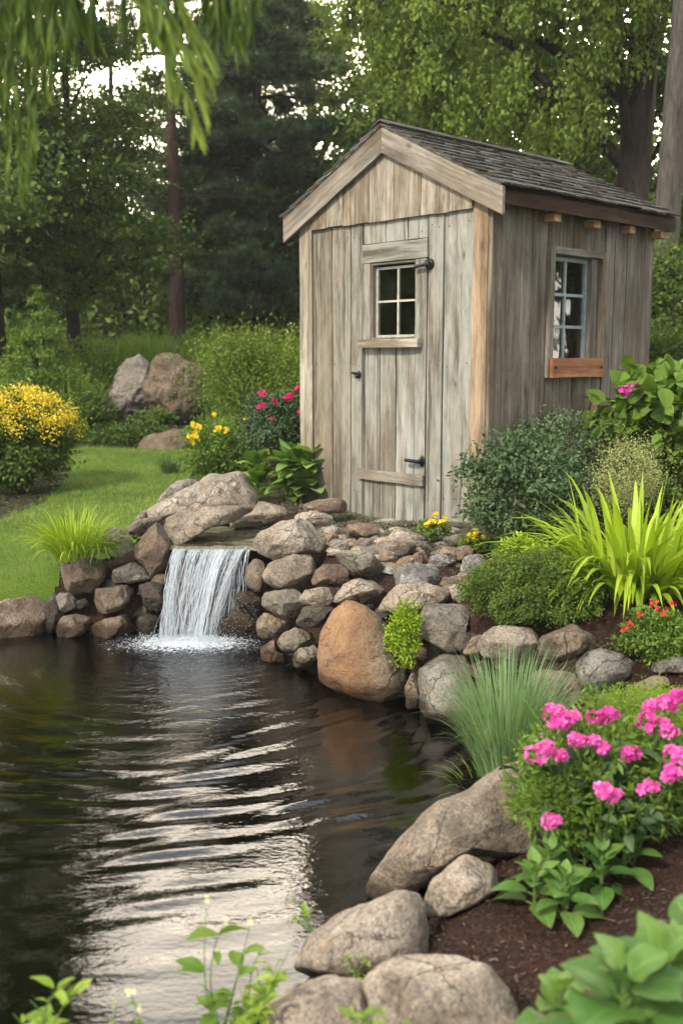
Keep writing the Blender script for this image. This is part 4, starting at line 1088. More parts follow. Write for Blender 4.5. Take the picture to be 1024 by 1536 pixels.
# ------------------------------------------------------------------ leaf materials
M['lawn'] = leafmat('lawn_blades', (.08, .13, .02), (.165, .25, .045), (.30, .37, .09), .25)
M['l_soft'] = leafmat('soft_leaves', (.075, .12, .014), (.155, .23, .03), (.29, .37, .06), .4)
M['l_bright'] = leafmat('bright_broad_leaves', (.07, .15, .025), (.16, .29, .055), (.32, .45, .12), .3, .48, .3, None, True)
M['l_meadow'] = leafmat('meadow_blades', (.09, .16, .02), (.20, .31, .04), (.36, .46, .10), .4)
M['l_dark'] = leafmat('pine_needles', (.028, .055, .022), (.085, .135, .055), (.21, .29, .12), .12)
M['l_deep'] = leafmat('dark_leaves', (.050, .088, .014), (.115, .18, .03), (.23, .30, .06), .3)
M['l_mid'] = leafmat('mid_leaves', (.04, .072, .010), (.09, .15, .022), (.19, .26, .05), .35)
M['l_yel'] = leafmat('sunny_leaves', (.085, .125, .010), (.18, .25, .026), (.34, .40, .06), .45)
M['l_fresh'] = leafmat('fresh_leaves', (.06, .11, .012), (.14, .24, .03), (.28, .38, .08), .35)
M['l_lime'] = leafmat('lime_leaves', (.17, .26, .012), (.36, .50, .03), (.60, .68, .12), .35, .45)
M['l_blue'] = leafmat('blue_green_blades', (.10, .20, .06), (.22, .35, .13), (.45, .55, .32), .25)
M['l_grey'] = leafmat('grey_green_leaves', (.035, .065, .025), (.075, .13, .05), (.16, .23, .10), .2)
M['l_herb'] = leafmat('dusty_herb', (.06, .06, .03), (.13, .13, .08), (.23, .22, .15), .1)
M['l_hosta'] = leafmat('broad_leaves', (.035, .095, .018), (.085, .19, .035), (.19, .31, .065), .3, .48, .3, None, True)
M['l_yflower'] = leafmat('yellow_petals', (.30, .30, .02), (.80, .58, .02), (.92, .76, .12), .3)
M['l_pink'] = leafmat('pink_petals', (.48, .03, .27), (.72, .075, .42), (.88, .32, .62), .3)
M['l_mag'] = leafmat('magenta_petals', (.40, .01, .08), (.62, .02, .17), (.75, .08, .28), .3)
M['l_red'] = leafmat('red_petals', (.45, .01, .02), (.65, .03, .04), (.75, .1, .08), .3)
M['l_willow'] = leafmat('willow_leaves', (.035, .065, .012), (.12, .19, .035), (.30, .40, .08), .45)
M['chips'] = leafmat('bark_chips', (.020, .012, .008), (.07, .042, .03), (.21, .14, .10), 0)

def rnd(n, lo=0., hi=1.): return RNG.uniform(lo, hi, n)
def gauss(n): return RNG.normal(0, 1, (n, 3))
# ------------------------------------------------------------------ grass, mulch chips (uncountable)
n = 95000
x = rnd(n, -4.2, -1.05); y = rnd(n, 6.12, 12.4); k = inpoly(x + RNG.normal(0, .06, n), y + RNG.normal(0, .04, n) + .05 * (y < 6.5), LAWN); x, y = x[k], y[k]
keep = rnd(len(x)) < np.clip(9.5 / y, .5, 1); x, y = x[keep], y[keep]; n = len(x)
P = np.stack([x, y, height(x, y) + .01], 1); D = gauss(n) * [.5, .5, 0] + [0, 0, 1]
cl = np.array([mn.noise((a * 1.6, b_ * 1.6, 0)) + .8 * mn.noise((a * 7, b_ * 7, 3)) for a, b_ in zip(x, y)])
V, F, _m = blades(P, D, rnd(n, .025, .055) * (1 + .4 * cl), rnd(n, .003, .006), rnd(n, .3, 1.2), 2)
tag(mk('lawn_grass', V, F, M['lawn'], tone=np.repeat(np.clip(.5 + .5 * cl + RNG.normal(0, .22, n), 0, 1), _m)), kind='stuff')
# meadow between the lawn and the wood
n = 60000
x = rnd(n, -9, 2.2); y = 12.9 + 9.1 * rnd(n) ** 1.1; k = ~((x > -3.5) & (x < -1.7) & (y < 14.5)); x, y = x[k], y[k]; n = len(x)
P = np.stack([x, y, height(x, y)], 1); D = gauss(n) * [.3, .3, 0] + [0, 0, 1]
cl = np.array([mn.noise((a * .6, b_ * .6, 4)) for a, b_ in zip(x, y)])
V, F, _m = blades(P, D, rnd(n, .2, .62) * (1 + .8 * cl), rnd(n, .008, .018), rnd(n, .3, 1.4), 3)
tag(mk('meadow_grass', V, F, M['l_meadow'], tone=np.repeat(np.clip(.5 + .6 * cl + RNG.normal(0, .2, n), 0, 1), _m)), kind='stuff')
# bark chips on the beds
n = 34000
x = rnd(n, .1, 2.2); y = rnd(n, 1.5, 5.2); k = pond_sd(x, y) < -.16; x, y = x[k], y[k]; n = len(x)
P = np.stack([x, y, height(x, y) + rnd(n, .002, .014)], 1); D = gauss(n) * [1, 1, .25]; N = gauss(n) * .45 + [0, 0, 1]
CH = (np.array([[-.5, 0, 0], [.5, .1, 0], [.4, 1, .1], [-.35, .9, 0]]), np.array([[0, 1, 2, 3]]))
V, F, T = scatter(*CH, P, D, N, np.stack([rnd(n, .002, .006), rnd(n, .005, .022), np.full(n, .004)], 1), RNG.beta(1.3, 2.2, n))
tag(mk('bark_chips', V, F, M['chips'], tone=T), kind='stuff')
n = 9000
x = rnd(n, -4.5, -2.3); y = rnd(n, 7.4, 10.5); P = np.stack([x, y, height(x, y) + .01], 1); D = gauss(n) * [1, 1, .25]; N = gauss(n) * .45 + [0, 0, 1]
V, F, T = scatter(*CH, P, D, N, np.stack([rnd(n, .005, .012), rnd(n, .012, .04), np.full(n, .004)], 1), RNG.beta(1.3, 2.2, n))
tag(mk('bark_chips', V, F, M['chips'], tone=T), kind='stuff')
# dry creeping herb in front of the shed door
n = 26000
q = RNG.random((n, 2)); P = np.array([S(-.15 + 1.9 * a, -.02 - .62 * b_ ** 1.3, 0) for a, b_ in q])
pat = np.array([mn.noise((p[0] * 4, p[1] * 4, 2)) for p in P]); P = P[pat > -.15]; n = len(P)
P[:, 2] = height(P[:, 0], P[:, 1]) + rnd(n, 0, .02)
D = gauss(n) + [0, 0, .8]; V, F, T = scatter(*T_DIAM, P, D, gauss(n), rnd(n, .006, .016), RNG.beta(2, 2, n))
tag(mk('creeping_herb', V, F, M['l_herb'], tone=T), kind='stuff')
# leaf litter, moss tufts between the rubble
n = 5000
px = rnd(n, 440, 760); py = rnd(n, 775, 880); P = np.array([onz(a, b_, .56) for a, b_ in zip(px, py)]); P[:, 2] = height(P[:, 0], P[:, 1]) + rnd(n, 0, .015)
V, F, T = scatter(*T_DIAM, P, gauss(n), gauss(n) * .5 + [0, 0, 1], rnd(n, .006, .018), RNG.beta(2, 2, n))
tag(mk('leaf_litter', V, F, M['l_herb'], tone=T), kind='stuff')

# ------------------------------------------------------------------ plant builders
def bush(name, label, cat, c, r, n, leaf, mat, tmpl=T_LEAF, K=60, spread=.22, flat=.6, stems=True, group=None, up=.5, parent=None, droop=0.2, base=None, bias=.0, top=None):
    """rounded shrub: leaf clumps over and inside an ellipsoid with an uneven outline"""
    c = np.array(c, float); r = np.array(r, float)
    root = parent or empty(name, (c[0], c[1], base if base is not None else gz(c[0], c[1])), label, cat, group)
    d = nrm(gauss(K)); d[:, 2] = np.where(d[:, 2] < 0, d[:, 2] * .9, d[:, 2])
    rad = RNG.uniform(.45, 1.0, K) ** .6
    cc_ = c + d * r * rad[:, None] * RNG.uniform(.82, 1.08, (K, 1)); ct = RNG.normal(0, .16, K)
    idx = RNG.integers(0, K, n)
    s = spread * float(np.mean(r))
    P = cc_[idx] + gauss(n) * [s, s, s * flat] * RNG.uniform(.5, 1.1, (K, 1))[idx]
    out = nrm((P - c) / r)
    D = out * .6 + gauss(n) * .55 + [0, 0, .25 - droop]; N = out * .5 + [0, 0, up] + gauss(n) * .45
    V, F, T = scatter(*tmpl, P, D, N, leaf * RNG.uniform(.6, 1.25, n), np.clip(.45 + ct[idx] + RNG.normal(0, .16, n) + bias, 0, 1))
    mk('foliage', V, F, mat, root, tone=T)
    if stems:
        b0 = np.array([c[0], c[1], gz(c[0], c[1]) - .02] if base is None else [c[0], c[1], base]); st = []
        for q in RNG.integers(0, K, min(K, 14)):
            e = cc_[q]; mid = (b0 + e) / 2 + gauss(1)[0] * .08 * r.mean(); st.append((*tube([b0, mid, e], [.012 * r.mean() * 3, .008 * r.mean() * 3, .002], 5), 0))
        V, F, T = join(st); mk('stems', V, F, M['stem_brown'], root)
    return root
def hosta(name, label, c, leaves, mat, tmpl, cat='plant', group=None, stemr=.004):
    """broad-leaved rosettes: leaves = list of (azimuth deg, elevation deg, length, width factor, base height, tone)"""
    root = empty(name, c, label, cat, group); c = np.array(c, float); parts = []; st = []
    T0, TF = tmpl
    for az, el_, L, wf, hb, tn in leaves:
        a, e = R(az), R(el_); D = np.array([math.cos(a) * math.cos(e), math.sin(a) * math.cos(e), math.sin(e)])
        N = np.array([-math.cos(a) * math.sin(e), -math.sin(a) * math.sin(e), math.cos(e)]) + RNG.normal(0, .15, 3)
        b0 = c + np.array([0, 0, hb]); pet = b0 + D * L * .22 + np.array([0, 0, L * .03])
        V, F, T = scatter(T0, TF, pet[None], D[None], N[None], np.array([[L * wf, L, L]]), np.array([tn])); parts.append((V, F, T))
        st.append((*tube([c + np.array([0, 0, 0]), b0, pet], [stemr, stemr, stemr * .7], 5), 0))
    V, F, T = join(parts); mx_ = max(abs(T0[:, 0]))
    wy = np.array([max(1e-3, max(abs(T0[abs(T0[:, 1] - y_) < 1e-6][:, 0]))) for y_ in T0[:, 1]])
    g0 = np.stack([T0[:, 0], T0[:, 1], np.maximum(abs(T0[:, 0]) / wy, T0[:, 1] ** 3)], 1)
    mk('leaves', V, F, mat, root, tone=T, smooth=True, gc=np.tile(g0, (len(parts), 1)))
    V, F, T = join(st); mk('stems', V, F, M['stem'], root)
    return root
def clump(name, label, c, n, L, Wd, bend, mat, rad=.08, tilt=(.1, .9), cat='grass clump', fold=.3, segs=7, group=None, flat=1.0, dirbias=(0, 0, 0), tb=.5):
    root = empty(name, c, label, cat, group); c = np.array(c, float)
    a = rnd(n, 0, 6.283); t = tilt[0] + (tilt[1] - tilt[0]) * rnd(n) ** .8
    D = np.stack([np.cos(a) * t, np.sin(a) * t * flat, np.ones(n)], 1) + np.array(dirbias)
    P = c + np.stack([np.cos(a), np.sin(a), 0 * a], 1) * (rad * np.sqrt(rnd(n)))[:, None]
    V, F, m_ = blades(P, D, rnd(n, *L), rnd(n, *Wd), rnd(n, *bend), segs, fold)
    mk('blades', V, F, mat, root, tone=np.repeat(np.clip(RNG.normal(tb, .2, n), 0, 1), m_), smooth=True)
    return root
def petals(P, N, size, k=5, tone=.5, ball_=False):
    """five-petalled florets at P facing N -> arrays"""
    P = np.asarray(P, float); N = nrm(N); n = len(P)
    X = nrm(np.cross(N, gauss(n))); Y = np.cross(N, X); out = []
    for j in range(k):
        a = 2 * math.pi * j / k
        D = X * math.cos(a) + Y * math.sin(a) + N * .25
        out.append(scatter(T_PET[0], T_PET[1], P, D, N, size, np.clip(tone + RNG.normal(0, .18, n), 0, 1)))
    return join(out)
T_PET = (np.array([[0, 0, 0], [.28, .45, .06], [.36, .85, .02], [0, 1.05, -.04], [-.36, .85, .02], [-.28, .45, .06]]), np.array([[0, 1, 2, 3], [0, 3, 4, 5]]))
M['l_cream2'] = leafmat('pale_plumes', (.16, .18, .05), (.33, .35, .13), (.50, .50, .24), .3)
# ------------------------------------------------------------------ near plants
BL = big_leaf(.40, 6, 12, .30, .25, .012)
BLW = big_leaf(.55, 8, 14, .38, .22, .045)
# grass tuft on the left wall
g = at(112, 838, 6.32)
clump('grass_tuft', 'bright green grass tuft growing on top of the squarish wall stone', g, 420, (.18, .42), (.006, .013), (.6, 2.2), M['l_lime'], .12, (.05, .75), tb=.35)
g = at(150, 830, 6.3)
clump('grass_tuft', 'thin trailing grass hanging over the wall stone right of the bright tuft', g, 160, (.12, .26), (.003, .007), (1.8, 3.2), M['l_fresh'], .07, (.3, 1.0))
# broad-leaved plant at the left foot of the shed
g = ground_at(432, 752)
lv = [(RNG.uniform(0, 360), RNG.uniform(15, 80), RNG.uniform(.16, .27), RNG.uniform(.75, 1.05), RNG.uniform(.02, .32), float(np.clip(RNG.normal(.5, .2), 0, 1))) for _ in range(34)]
for q in range(9):
    gg = g + np.array([RNG.uniform(-.3, .24), RNG.uniform(-.16, .12), 0]); gg[2] = gz(gg[0], gg[1])
    if q == 0: gg = g
    l2 = [(RNG.uniform(0, 360), RNG.uniform(5, 70), RNG.uniform(.14, .22), RNG.uniform(.7, 1.0), RNG.uniform(.02, .30), float(np.clip(RNG.normal(.5, .2), 0, 1))) for _ in range(24)]
    if q == 0: lead = hosta('leafy_plant', 'clump of large pointed green leaves against the left foot of the shed', gg, l2, M['l_bright'], BL)
    else:
        tmp = hosta('tmp', None, gg, l2, M['l_bright'], BL)
        for ch in list(tmp.children):
            off = Vector(tmp.location) - Vector(lead.location); ch.parent = lead; ch.location = off
        bpy.data.objects.remove(tmp)
# dark green bush at the shed's right corner
bush('shrub', 'dark green rounded shrub hiding the right foot of the shed', 'shrub', onz(770, 760, .85) * 0 + at(780, 735, 5.75), (.34, .3, .33), 9000, .032, M['l_grey'], K=110, spread=.2)
bush('shrub', 'grey green shrub behind, along the shed side wall', 'shrub', at(875, 690, 6.5), (.48, .36, .3), 9000, .03, M['l_grey'], K=110, spread=.2, bias=.05)
bush('shrub', 'dark leafy shrub at the right edge beyond the lime plant', 'shrub', at(985, 700, 6.2), (.35, .35, .36), 6000, .035, M['l_deep'], K=80, bias=.1)
bush('feathery_plant', 'pale yellow green feathery plant above the lime strap leaves', 'plant', at(938, 712, 5.7), (.2, .16, .2), 9000, .013, M['l_cream2'], tmpl=T_DIAM, K=60, spread=.24, flat=1.3, stems=False, bias=.1)
# broad-leaved shrub top right with pink blooms
rt = bush('flowering_shrub', 'large leaved green shrub with pink blooms at the right edge', 'shrub', at(1005, 620, 6.3), (.38, .35, .32), 900, .11, M['l_fresh'], tmpl=BL, K=70, spread=.24, bias=-.05)
for k, (px, py) in enumerate([(934, 586), (953, 584), (950, 588)]):
    c = at(px, py, 6.1); V, F, T = petals(c + gauss(14) * .016, gauss(14) * .6 + [0, -.6, .6], rnd(14, .016, .026), tone=.4)
    mk('blossom', V, F, M['l_pink'], rt, tone=T)
# low juniper-like shrub
for q, (px, py, Y, rx, rz, lab) in enumerate([(802, 884, 4.75, .37, .19, 'wide low dark green shrub spreading behind the wall stones')]):
    bush('low_shrub', lab, 'shrub', at(px, py, Y), (rx, .28, rz), 22000, .015, M['l_mid'], tmpl=T_LEAF, K=330, spread=.10, bias=.12, flat=.8)
# chartreuse strap-leaved clump
g = ground_at(950, 885)
rt = clump('strap_leaf_plant', 'large clump of arching lime green strap leaves right of the low shrub', g, 500, (.28, .66), (.022, .046), (.6, 2.3), M['l_lime'], .28, (.08, 1.2), 'plant', .25, 8, tb=.42)
g2 = g + np.array([.3, .15, 0]); V, F, m_ = blades(g2 + gauss(90) * [.12, .1, 0], gauss(90) * [.5, .5, 0] + [0, 0, 1], rnd(90, .3, .6), rnd(90, .014, .026), rnd(90, .8, 2.2), 7, .25)
mk('rear_blades', V, F, M['l_lime'], rt, tone=np.repeat(np.clip(RNG.normal(.4, .2, 90), 0, 1), m_), smooth=True)
# lime creeping plant low left of it
bush('ground_plant', 'small lime creeping plant between low shrub and dark bush', 'plant', at(785, 825, 5.15), (.12, .1, .05), 900, .028, M['l_lime'], K=24, spread=.3)
# plant growing in the wall between orange boulder and grey stone
bush('wall_plant', 'bright yellow green plant trailing down between orange boulder and square stone', 'plant', at(604, 950, 4.84), (.075, .07, .16), 3800, .017, M['l_lime'], K=100, spread=.2, flat=1.2, stems=False, bias=-.22)
# blue-green ornamental grass
g = ground_at(745, 1135); g = np.array([.68, 4.0, gz(.68, 4.0)])
clump('ornamental_grass', 'tall fine blue green grass in front of the right wall stones', g, 1300, (.3, .62), (.0025, .0055), (.3, 1.6), M['l_blue'], .10, (.03, .45), fold=0, segs=7)
clump('ornamental_grass', 'low arching tuft of grass dipping to the water beside the tall blue grass', g + np.array([-.1, -.12, -.04]), 170, (.16, .34), (.003, .006), (1.6, 2.8), M['l_fresh'], .07, (.4, 1.1), fold=0, segs=6)
# low plant with red flowers at right
rt = bush('red_flower_plant', 'small leafy plant with red flowers on the mulch slope at right', 'flower', at(985, 955, 4.3), (.17, .16, .12), 5000, .018, M['l_fresh'], K=90, spread=.2)
for px, py in ((945, 935), (977, 905), (985, 912), (996, 918), (960, 921), (1008, 903), (940, 943)):
    c = at(px, py, 4.2); V, F, T = petals(c + gauss(7) * .008, gauss(7) * .6 + [0, -.6, .6], rnd(7, .005, .010)); mk('blossom', V, F, M['l_red'], rt, tone=T)
bush('ground_plant', 'fresh green moss like plant creeping over the thin flat stone', 'plant', at(985, 1060, 3.75), (.2, .16, .07), 7000, .012, M['l_lime'], K=120, spread=.2, bias=-.25, stems=False)
# yellow flowers before the shed
for lab, px, py, Y, hs in (('yellow flowers on a small plant at the door side of the corner post', 650, 795, 6.2, [(640, 786), (652, 772), (660, 784), (648, 783), (668, 780)]),
                           ('low yellow flower clump just below the corner post', 712, 812, 5.95, [(703, 806), (712, 803), (722, 808), (714, 799)]),
                           ('pale yellow blooms beside the foot of the dark bush', 768, 826, 5.4, [(760, 822), (770, 818), (778, 828), (786, 820), (792, 830)])):
    c = at(px, py, Y); rt = bush('yellow_flower', lab, 'flower', c, (.1, .08, .05), 700, .022, M['l_fresh'], K=20, spread=.3)
    for fx, fy in hs:
        c = at(fx, fy, Y - .06); V, F, T = petals(c + gauss(6) * .009, gauss(6) * .5 + [0, -.6, .8], rnd(6, .012, .02)); mk('blossom', V, F, M['l_yflower'], rt, tone=T)

# phlox-like plant with pink heads
g = ground_at(905, 1262)
rt = empty('pink_flower_plant', g, 'bushy plant with many bright pink flower heads above the sloping boulder', 'flower')
heads = [(828, 1072, 26, 2.95), (852, 1078, 24, 2.95), (840, 1083, 20, 2.93), (893, 1076, 17, 3.0), (913, 1071, 15, 3.0), (867, 1110, 18, 2.85), (888, 1114, 18, 2.85), (903, 1122, 14, 2.85), (803, 1132, 24, 2.8), (818, 1122, 18, 2.8), (842, 1134, 12, 2.8),
         (945, 1130, 17, 2.85), (972, 1182, 22, 2.6), (903, 1186, 20, 2.6), (918, 1192, 16, 2.6), (824, 1232, 18, 2.55), (968, 1080, 18, 2.95), (985, 1090, 28, 2.9), (998, 1056, 24, 3.0), (975, 1060, 18, 3.0), (1012, 1045, 18, 3.0), (1003, 1098, 18, 2.9), (1010, 1130, 22, 2.75), (1018, 1155, 26, 2.7), (1006, 1162, 18, 2.7)]
st = []
for px, py, s, Y in heads:
    Y *= .955
    c = at(px, py, Y); rr = s / FPX * Y * RNG.uniform(.62, .85); nf = int(RNG.integers(11, 19))
    o = nrm(gauss(nf) + [0, -.35, .55]); P = c + o * rr * [1.15, .8, .75] * RNG.uniform(.6, 1, (nf, 1))
    V, F, T = petals(P, o + gauss(nf) * .25, rnd(nf, .012, .019) * (Y / 2.9), tone=.5 + RNG.normal(0, .08)); mk('flower_head', V, F, M['l_pink'], rt, tone=T)
    b0 = np.array([.45 * c[0] + .55 * g[0], .45 * c[1] + .55 * g[1], g[2]]); st.append((*tube([b0, (b0 + c) / 2 + [0, .03, 0], c - [0, 0, .01]], [.004, .003, .002], 5), 0))
for q in range(40):
    c = g + gauss(1)[0] * [.22, .16, 0] + [0, 0, RNG.uniform(.15, .42)]; st.append((*tube([g, (g + c) / 2 + gauss(1)[0] * .02, c], [.004, .003, .0015], 5), 0))
V, F, T = join(st); mk('stems', V, F, M['stem'], rt)
def fol(cx, cy, Y, r, n, L, mat, K=60, tmpl=T_LEAF, bias=0, wf=1.0):
    c = at(cx, cy, Y); d = nrm(gauss(K)) * np.array(r) * (RNG.uniform(.3, 1, (K, 1)) ** .6); ct = RNG.normal(0, .15, K); i = RNG.integers(0, K, n)
    s = .2 * np.mean(r); P = c + d[i] + gauss(n) * s; D = nrm(P - c) * .6 + gauss(n) * .6 + [0, -.15, .2]; N = gauss(n) * .5 + [0, -.3, .8]
    sz = L * RNG.uniform(.6, 1.2, n); return scatter(*tmpl, P, D, N, np.stack([sz * wf, sz, sz], 1), np.clip(.45 + ct[i] + RNG.normal(0, .15, n) + bias, 0, 1))
V, F, T = join([fol(900, 1150, 2.85, (.24, .16, .14), 3600, .034, None, 120, wf=.6), fol(870, 1200, 2.78, (.2, .12, .07), 1300, .038, None, 70, wf=.6, bias=-.1), fol(990, 1165, 2.85, (.14, .14, .13), 1900, .036, None, 60, wf=.6, bias=-.15),
                fol(812, 1205, 2.72, (.085, .07, .07), 1700, .022, None, 60, wf=.35, bias=.15), fol(955, 1075, 3.05, (.18, .12, .07), 3000, .02, None, 80, wf=.35, bias=.15)])
mk('foliage', V, F, M['l_fresh'], rt, tone=T)
V, F, T = fol(900, 1190, 2.78, (.24, .10, .10), 150, .07, None, 60, BL, .0, .7); mk('broad_leaves', V, F, M['l_grey'], rt, tone=T, smooth=True)

# foreground rosettes
def rosette(n, L0, L1, e0, e1, h0, h1, w0=.8, w1=1.05, t0=.5):
    out = []
    for k in range(n):
        f = k / max(1, n - 1); L = L0 + (L1 - L0) * f
        out.append((k * 137.5 + RNG.uniform(-18, 18), e0 + (e1 - e0) * f + RNG.uniform(-8, 8), L * RNG.uniform(.85, 1.1), RNG.uniform(w0, w1), h0 + (h1 - h0) * f, float(np.clip(t0 + .35 * f + RNG.normal(0, .12), 0, 1))))
    return out
def multi(name, label, cents, gen, mat, tmpl, cat='plant'):
    lead = None
    for c in cents:
        c = np.array(c, float)
        if lead is None: lead = hosta(name, label, c, gen(), mat, tmpl, cat)
        else:
            tmp = hosta('tmp', None, c, gen(), mat, tmpl)
            for ch in list(tmp.children): ch.parent = lead; ch.location = Vector(tmp.location) - Vector(lead.location)
            bpy.data.objects.remove(tmp)
    return lead
def G(px, py, dz=0): p = ground_at(px, py); p[2] += dz; return p
multi('broadleaf_plant', 'low green broad leaved plant on the mulch below the pink flowers', [G(800, 1372, .0), G(845, 1385, 0), G(820, 1345, 0)], lambda: rosette(13, .105, .05, -5, 65, .02, .13), M['l_hosta'], BL)
multi('broadleaf_plant', 'green broad leaved plant to the right, touching the first one under the flowers', [G(900, 1345, 0), G(935, 1320, 0), G(875, 1320, 0)], lambda: rosette(12, .11, .055, -5, 60, .02, .12, t0=.3), M['l_hosta'], BL)
g = G(970, 1530)
multi('broadleaf_plant', 'largest leafy plant in the bottom right corner, big light green leaves', [at(975, 1560, 1.72), at(1040, 1520, 1.78), at(930, 1590, 1.62)], lambda: rosette(15, .165, .07, -15, 68, .03, .155, .9, 1.1, .3), M['l_hosta'], BLW)
multi('broadleaf_plant', 'small light green leaf sprig at the bottom edge left of the largest plant', [at(838, 1570, 1.75)], lambda: rosette(11, .09, .05, 5, 75, .0, .10, .8, 1.05, .6), M['l_hosta'], BLW)
# weeds along the bottom
def weed(label, base, tips, leafL, nl, mat, flower=None, n2=0):
    rt = empty('weed', base, label, 'weed'); base = np.array(base); st = []; P = []; D = []
    for tp in tips:
        tp = np.array(tp); mid = (base + tp) / 2 + gauss(1)[0] * .015; pts = np.array([base, mid, tp]); t = np.linspace(0, 1, 8)[:, None]
        cv = (1 - t) ** 2 * pts[0] + 2 * t * (1 - t) * (2 * pts[1] - (pts[0] + pts[2]) / 2) + t ** 2 * pts[2]; st.append((*tube(cv, np.linspace(.0024, .0008, 8), 5), 0))
        for k in range(nl): f = RNG.uniform(.25, 1); P.append(cv[int(f * 7)] + gauss(1)[0] * .002); a = RNG.uniform(0, 6.28); D.append([math.cos(a), math.sin(a), RNG.uniform(0, .9)])
    V, F, T = join(st); mk('stem', V, F, M['stem'], rt); n = len(P); sz = leafL * RNG.uniform(.6, 1.2, n)
    V, F, T = scatter(*BL, np.array(P), np.array(D), gauss(n) * .3 + [0, 0, 1], np.stack([sz * .62, sz, sz], 1), np.clip(RNG.normal(.6, .2, n), 0, 1)); mk('leaves', V, F, mat, rt, tone=T, smooth=True)
    if flower is not None:
        for tp in tips[:3]:
            V, F, T = petals(np.array(tp) + gauss(5) * .004, gauss(5) * .5 + [0, -.4, .8], rnd(5, .004, .007)); mk('blossom', V, F, flower, rt, tone=T)
    return rt
M['l_cream'] = leafmat('cream_petals', (.55, .5, .2), (.75, .72, .4), (.85, .83, .6), .3)
M['l_chart'] = leafmat('chartreuse_leaves', (.10, .18, .02), (.22, .34, .035), (.42, .50, .09), .35)
weed('tall thin weed with pale blooms rising over the water at bottom', at(330, 1560, 2.05), [at(312, 1352, 2.1), at(338, 1380, 2.05), at(376, 1385, 2.1), at(362, 1440, 2.08), at(300, 1475, 2.02)], .07, 3, M['l_fresh'], M['l_cream'])
weed('leafy yellow green weed between thin weed and pale boulder', at(375, 1560, 2.05), [at(a, b_, 2.06 + .1 * RNG.random()) for a, b_ in ((395, 1425), (420, 1440), (440, 1412), (385, 1450), (410, 1465), (360, 1480), (400, 1480), (375, 1500), (430, 1455), (350, 1510), (390, 1510))], .036, 13, M['l_chart'], None)
weed('light green leafy sprig in the bottom left corner', at(60, 1600, 1.85), [at(a, b_, 1.85 + .1 * RNG.random()) for a, b_ in ((98, 1468), (45, 1500), (20, 1520), (125, 1475), (75, 1495), (60, 1530))], .045, 8, M['l_chart'], None)
weed('thin sprig with tiny cream blooms right of the corner sprig', at(190, 1590, 1.95), [at(196, 1488, 1.95), at(175, 1505, 1.95), at(210, 1515, 1.97)], .03, 5, M['l_fresh'], M['l_cream'])
weed('green sprig at the bottom edge in front of the brownish boulder', at(560, 1590, 1.75), [at(a, b_, 1.75) for a, b_ in ((545, 1520), (570, 1512), (590, 1525), (525, 1528), (600, 1532))], .03, 8, M['l_fresh'], None)
weed('tiny green creeping shoots between the two pale boulders', at(532, 1462, 2.36), [at(a, b_, 2.33) for a, b_ in ((510, 1450), (528, 1448), (548, 1446), (560, 1452))], .014, 9, M['l_fresh'], None)
weed('small reddish stemmed shoot leaning over the water above the broad boulder', at(470, 1400, 2.62), [at(a, b_, 2.62) for a, b_ in ((428, 1385), (445, 1372), (465, 1378), (438, 1350))], .035, 3, M['l_chart'], None)

# left side garden: yellow shrub, perennials by the shed, groundcover
rt = bush('yellow_shrub', 'round green shrub topped with golden yellow flowers at the left edge', 'shrub', at(30, 668, 9.2), (.5, .5, .44), 14000, .045, M['l_mid'], K=170, spread=.17)
c = at(30, 668, 9.2); n = 7500; d = nrm(gauss(n)); d[:, 2] = np.abs(d[:, 2]); K = 90; kc = nrm(gauss(K)); kc[:, 2] = np.abs(kc[:, 2]) * .9 + .25; kc = nrm(kc)
i = RNG.integers(0, K, n); P = c + kc[i] * [.53, .53, .47] + gauss(n) * .045
V, F, T = scatter(*T_DIAM, P, gauss(n) * .6 + [0, 0, .6], gauss(n) * .5 + [0, -.3, .7], rnd(n, .018, .034), np.clip(RNG.normal(.5, .25, n), 0, 1)); mk('blossoms', V, F, M['l_yflower'], rt, tone=T)
bush('ground_cover_shrub', 'low dark green hedge like shrub below the twin boulders', 'shrub', at(195, 660, 12.9), (.72, .4, .17), 10000, .05, M['l_mid'], K=110, spread=.2)
bush('shrub', 'grey green low shrub between the yellow shrub and the boulders', 'shrub', at(125, 622, 13.4), (.45, .4, .3), 5000, .05, M['l_mid'], K=80)
bush('shrub', 'small dark shrub growing against the front of the twin boulders', 'shrub', at(232, 628, 13.3), (.28, .25, .13), 2600, .045, M['l_deep'], K=50, bias=.1)
rt = bush('yellow_daisy_plant', 'airy green plant with orange yellow flowers at the lawn edge by the shed', 'flower', at(330, 675, 9.3), (.36, .3, .3), 11000, .03, M['l_fresh'], K=150, spread=.18, tmpl=T_DIAM)
for px, py, s in ((290, 637, 1), (294, 656, 1.5), (285, 655, 1), (327, 645, 1), (341, 646, 1), (369, 629, 1), (300, 640, .7), (322, 622, .7)):
    c = at(px, py, 9.0); V, F, T = petals(c + gauss(7) * .014 * s, gauss(7) * .5 + [0, -.6, .6], rnd(7, .016, .028) * s); mk('blossom', V, F, M['l_yflower'], rt, tone=T)
rt = bush('pink_rose_plant', 'dark green plant with magenta blooms against the left shed post', 'flower', at(415, 640, 8.5), (.26, .25, .28), 8000, .032, M['l_grey'], K=110, bias=-.05)
for px, py, s in ((394, 590, 1.1), (393, 608, 1.0), (434, 596, 1), (412, 601, .8), (448, 584, 1), (407, 629, .8), (430, 600, .9), (452, 618, .8), (436, 592, .9)):
    c = at(px, py, 8.25); V, F, T = petals(c + gauss(9) * .011 * s, gauss(9) * .5 + [0, -.6, .6], rnd(9, .015, .025) * s); mk('blossom', V, F, M['l_mag'], rt, tone=T)
bush('shrub', 'tall soft green shrub filling the slope left of the shed', 'shrub', at(400, 560, 12.5), (.75, .6, .62), 20000, .042, M['l_soft'], K=48, spread=.42)
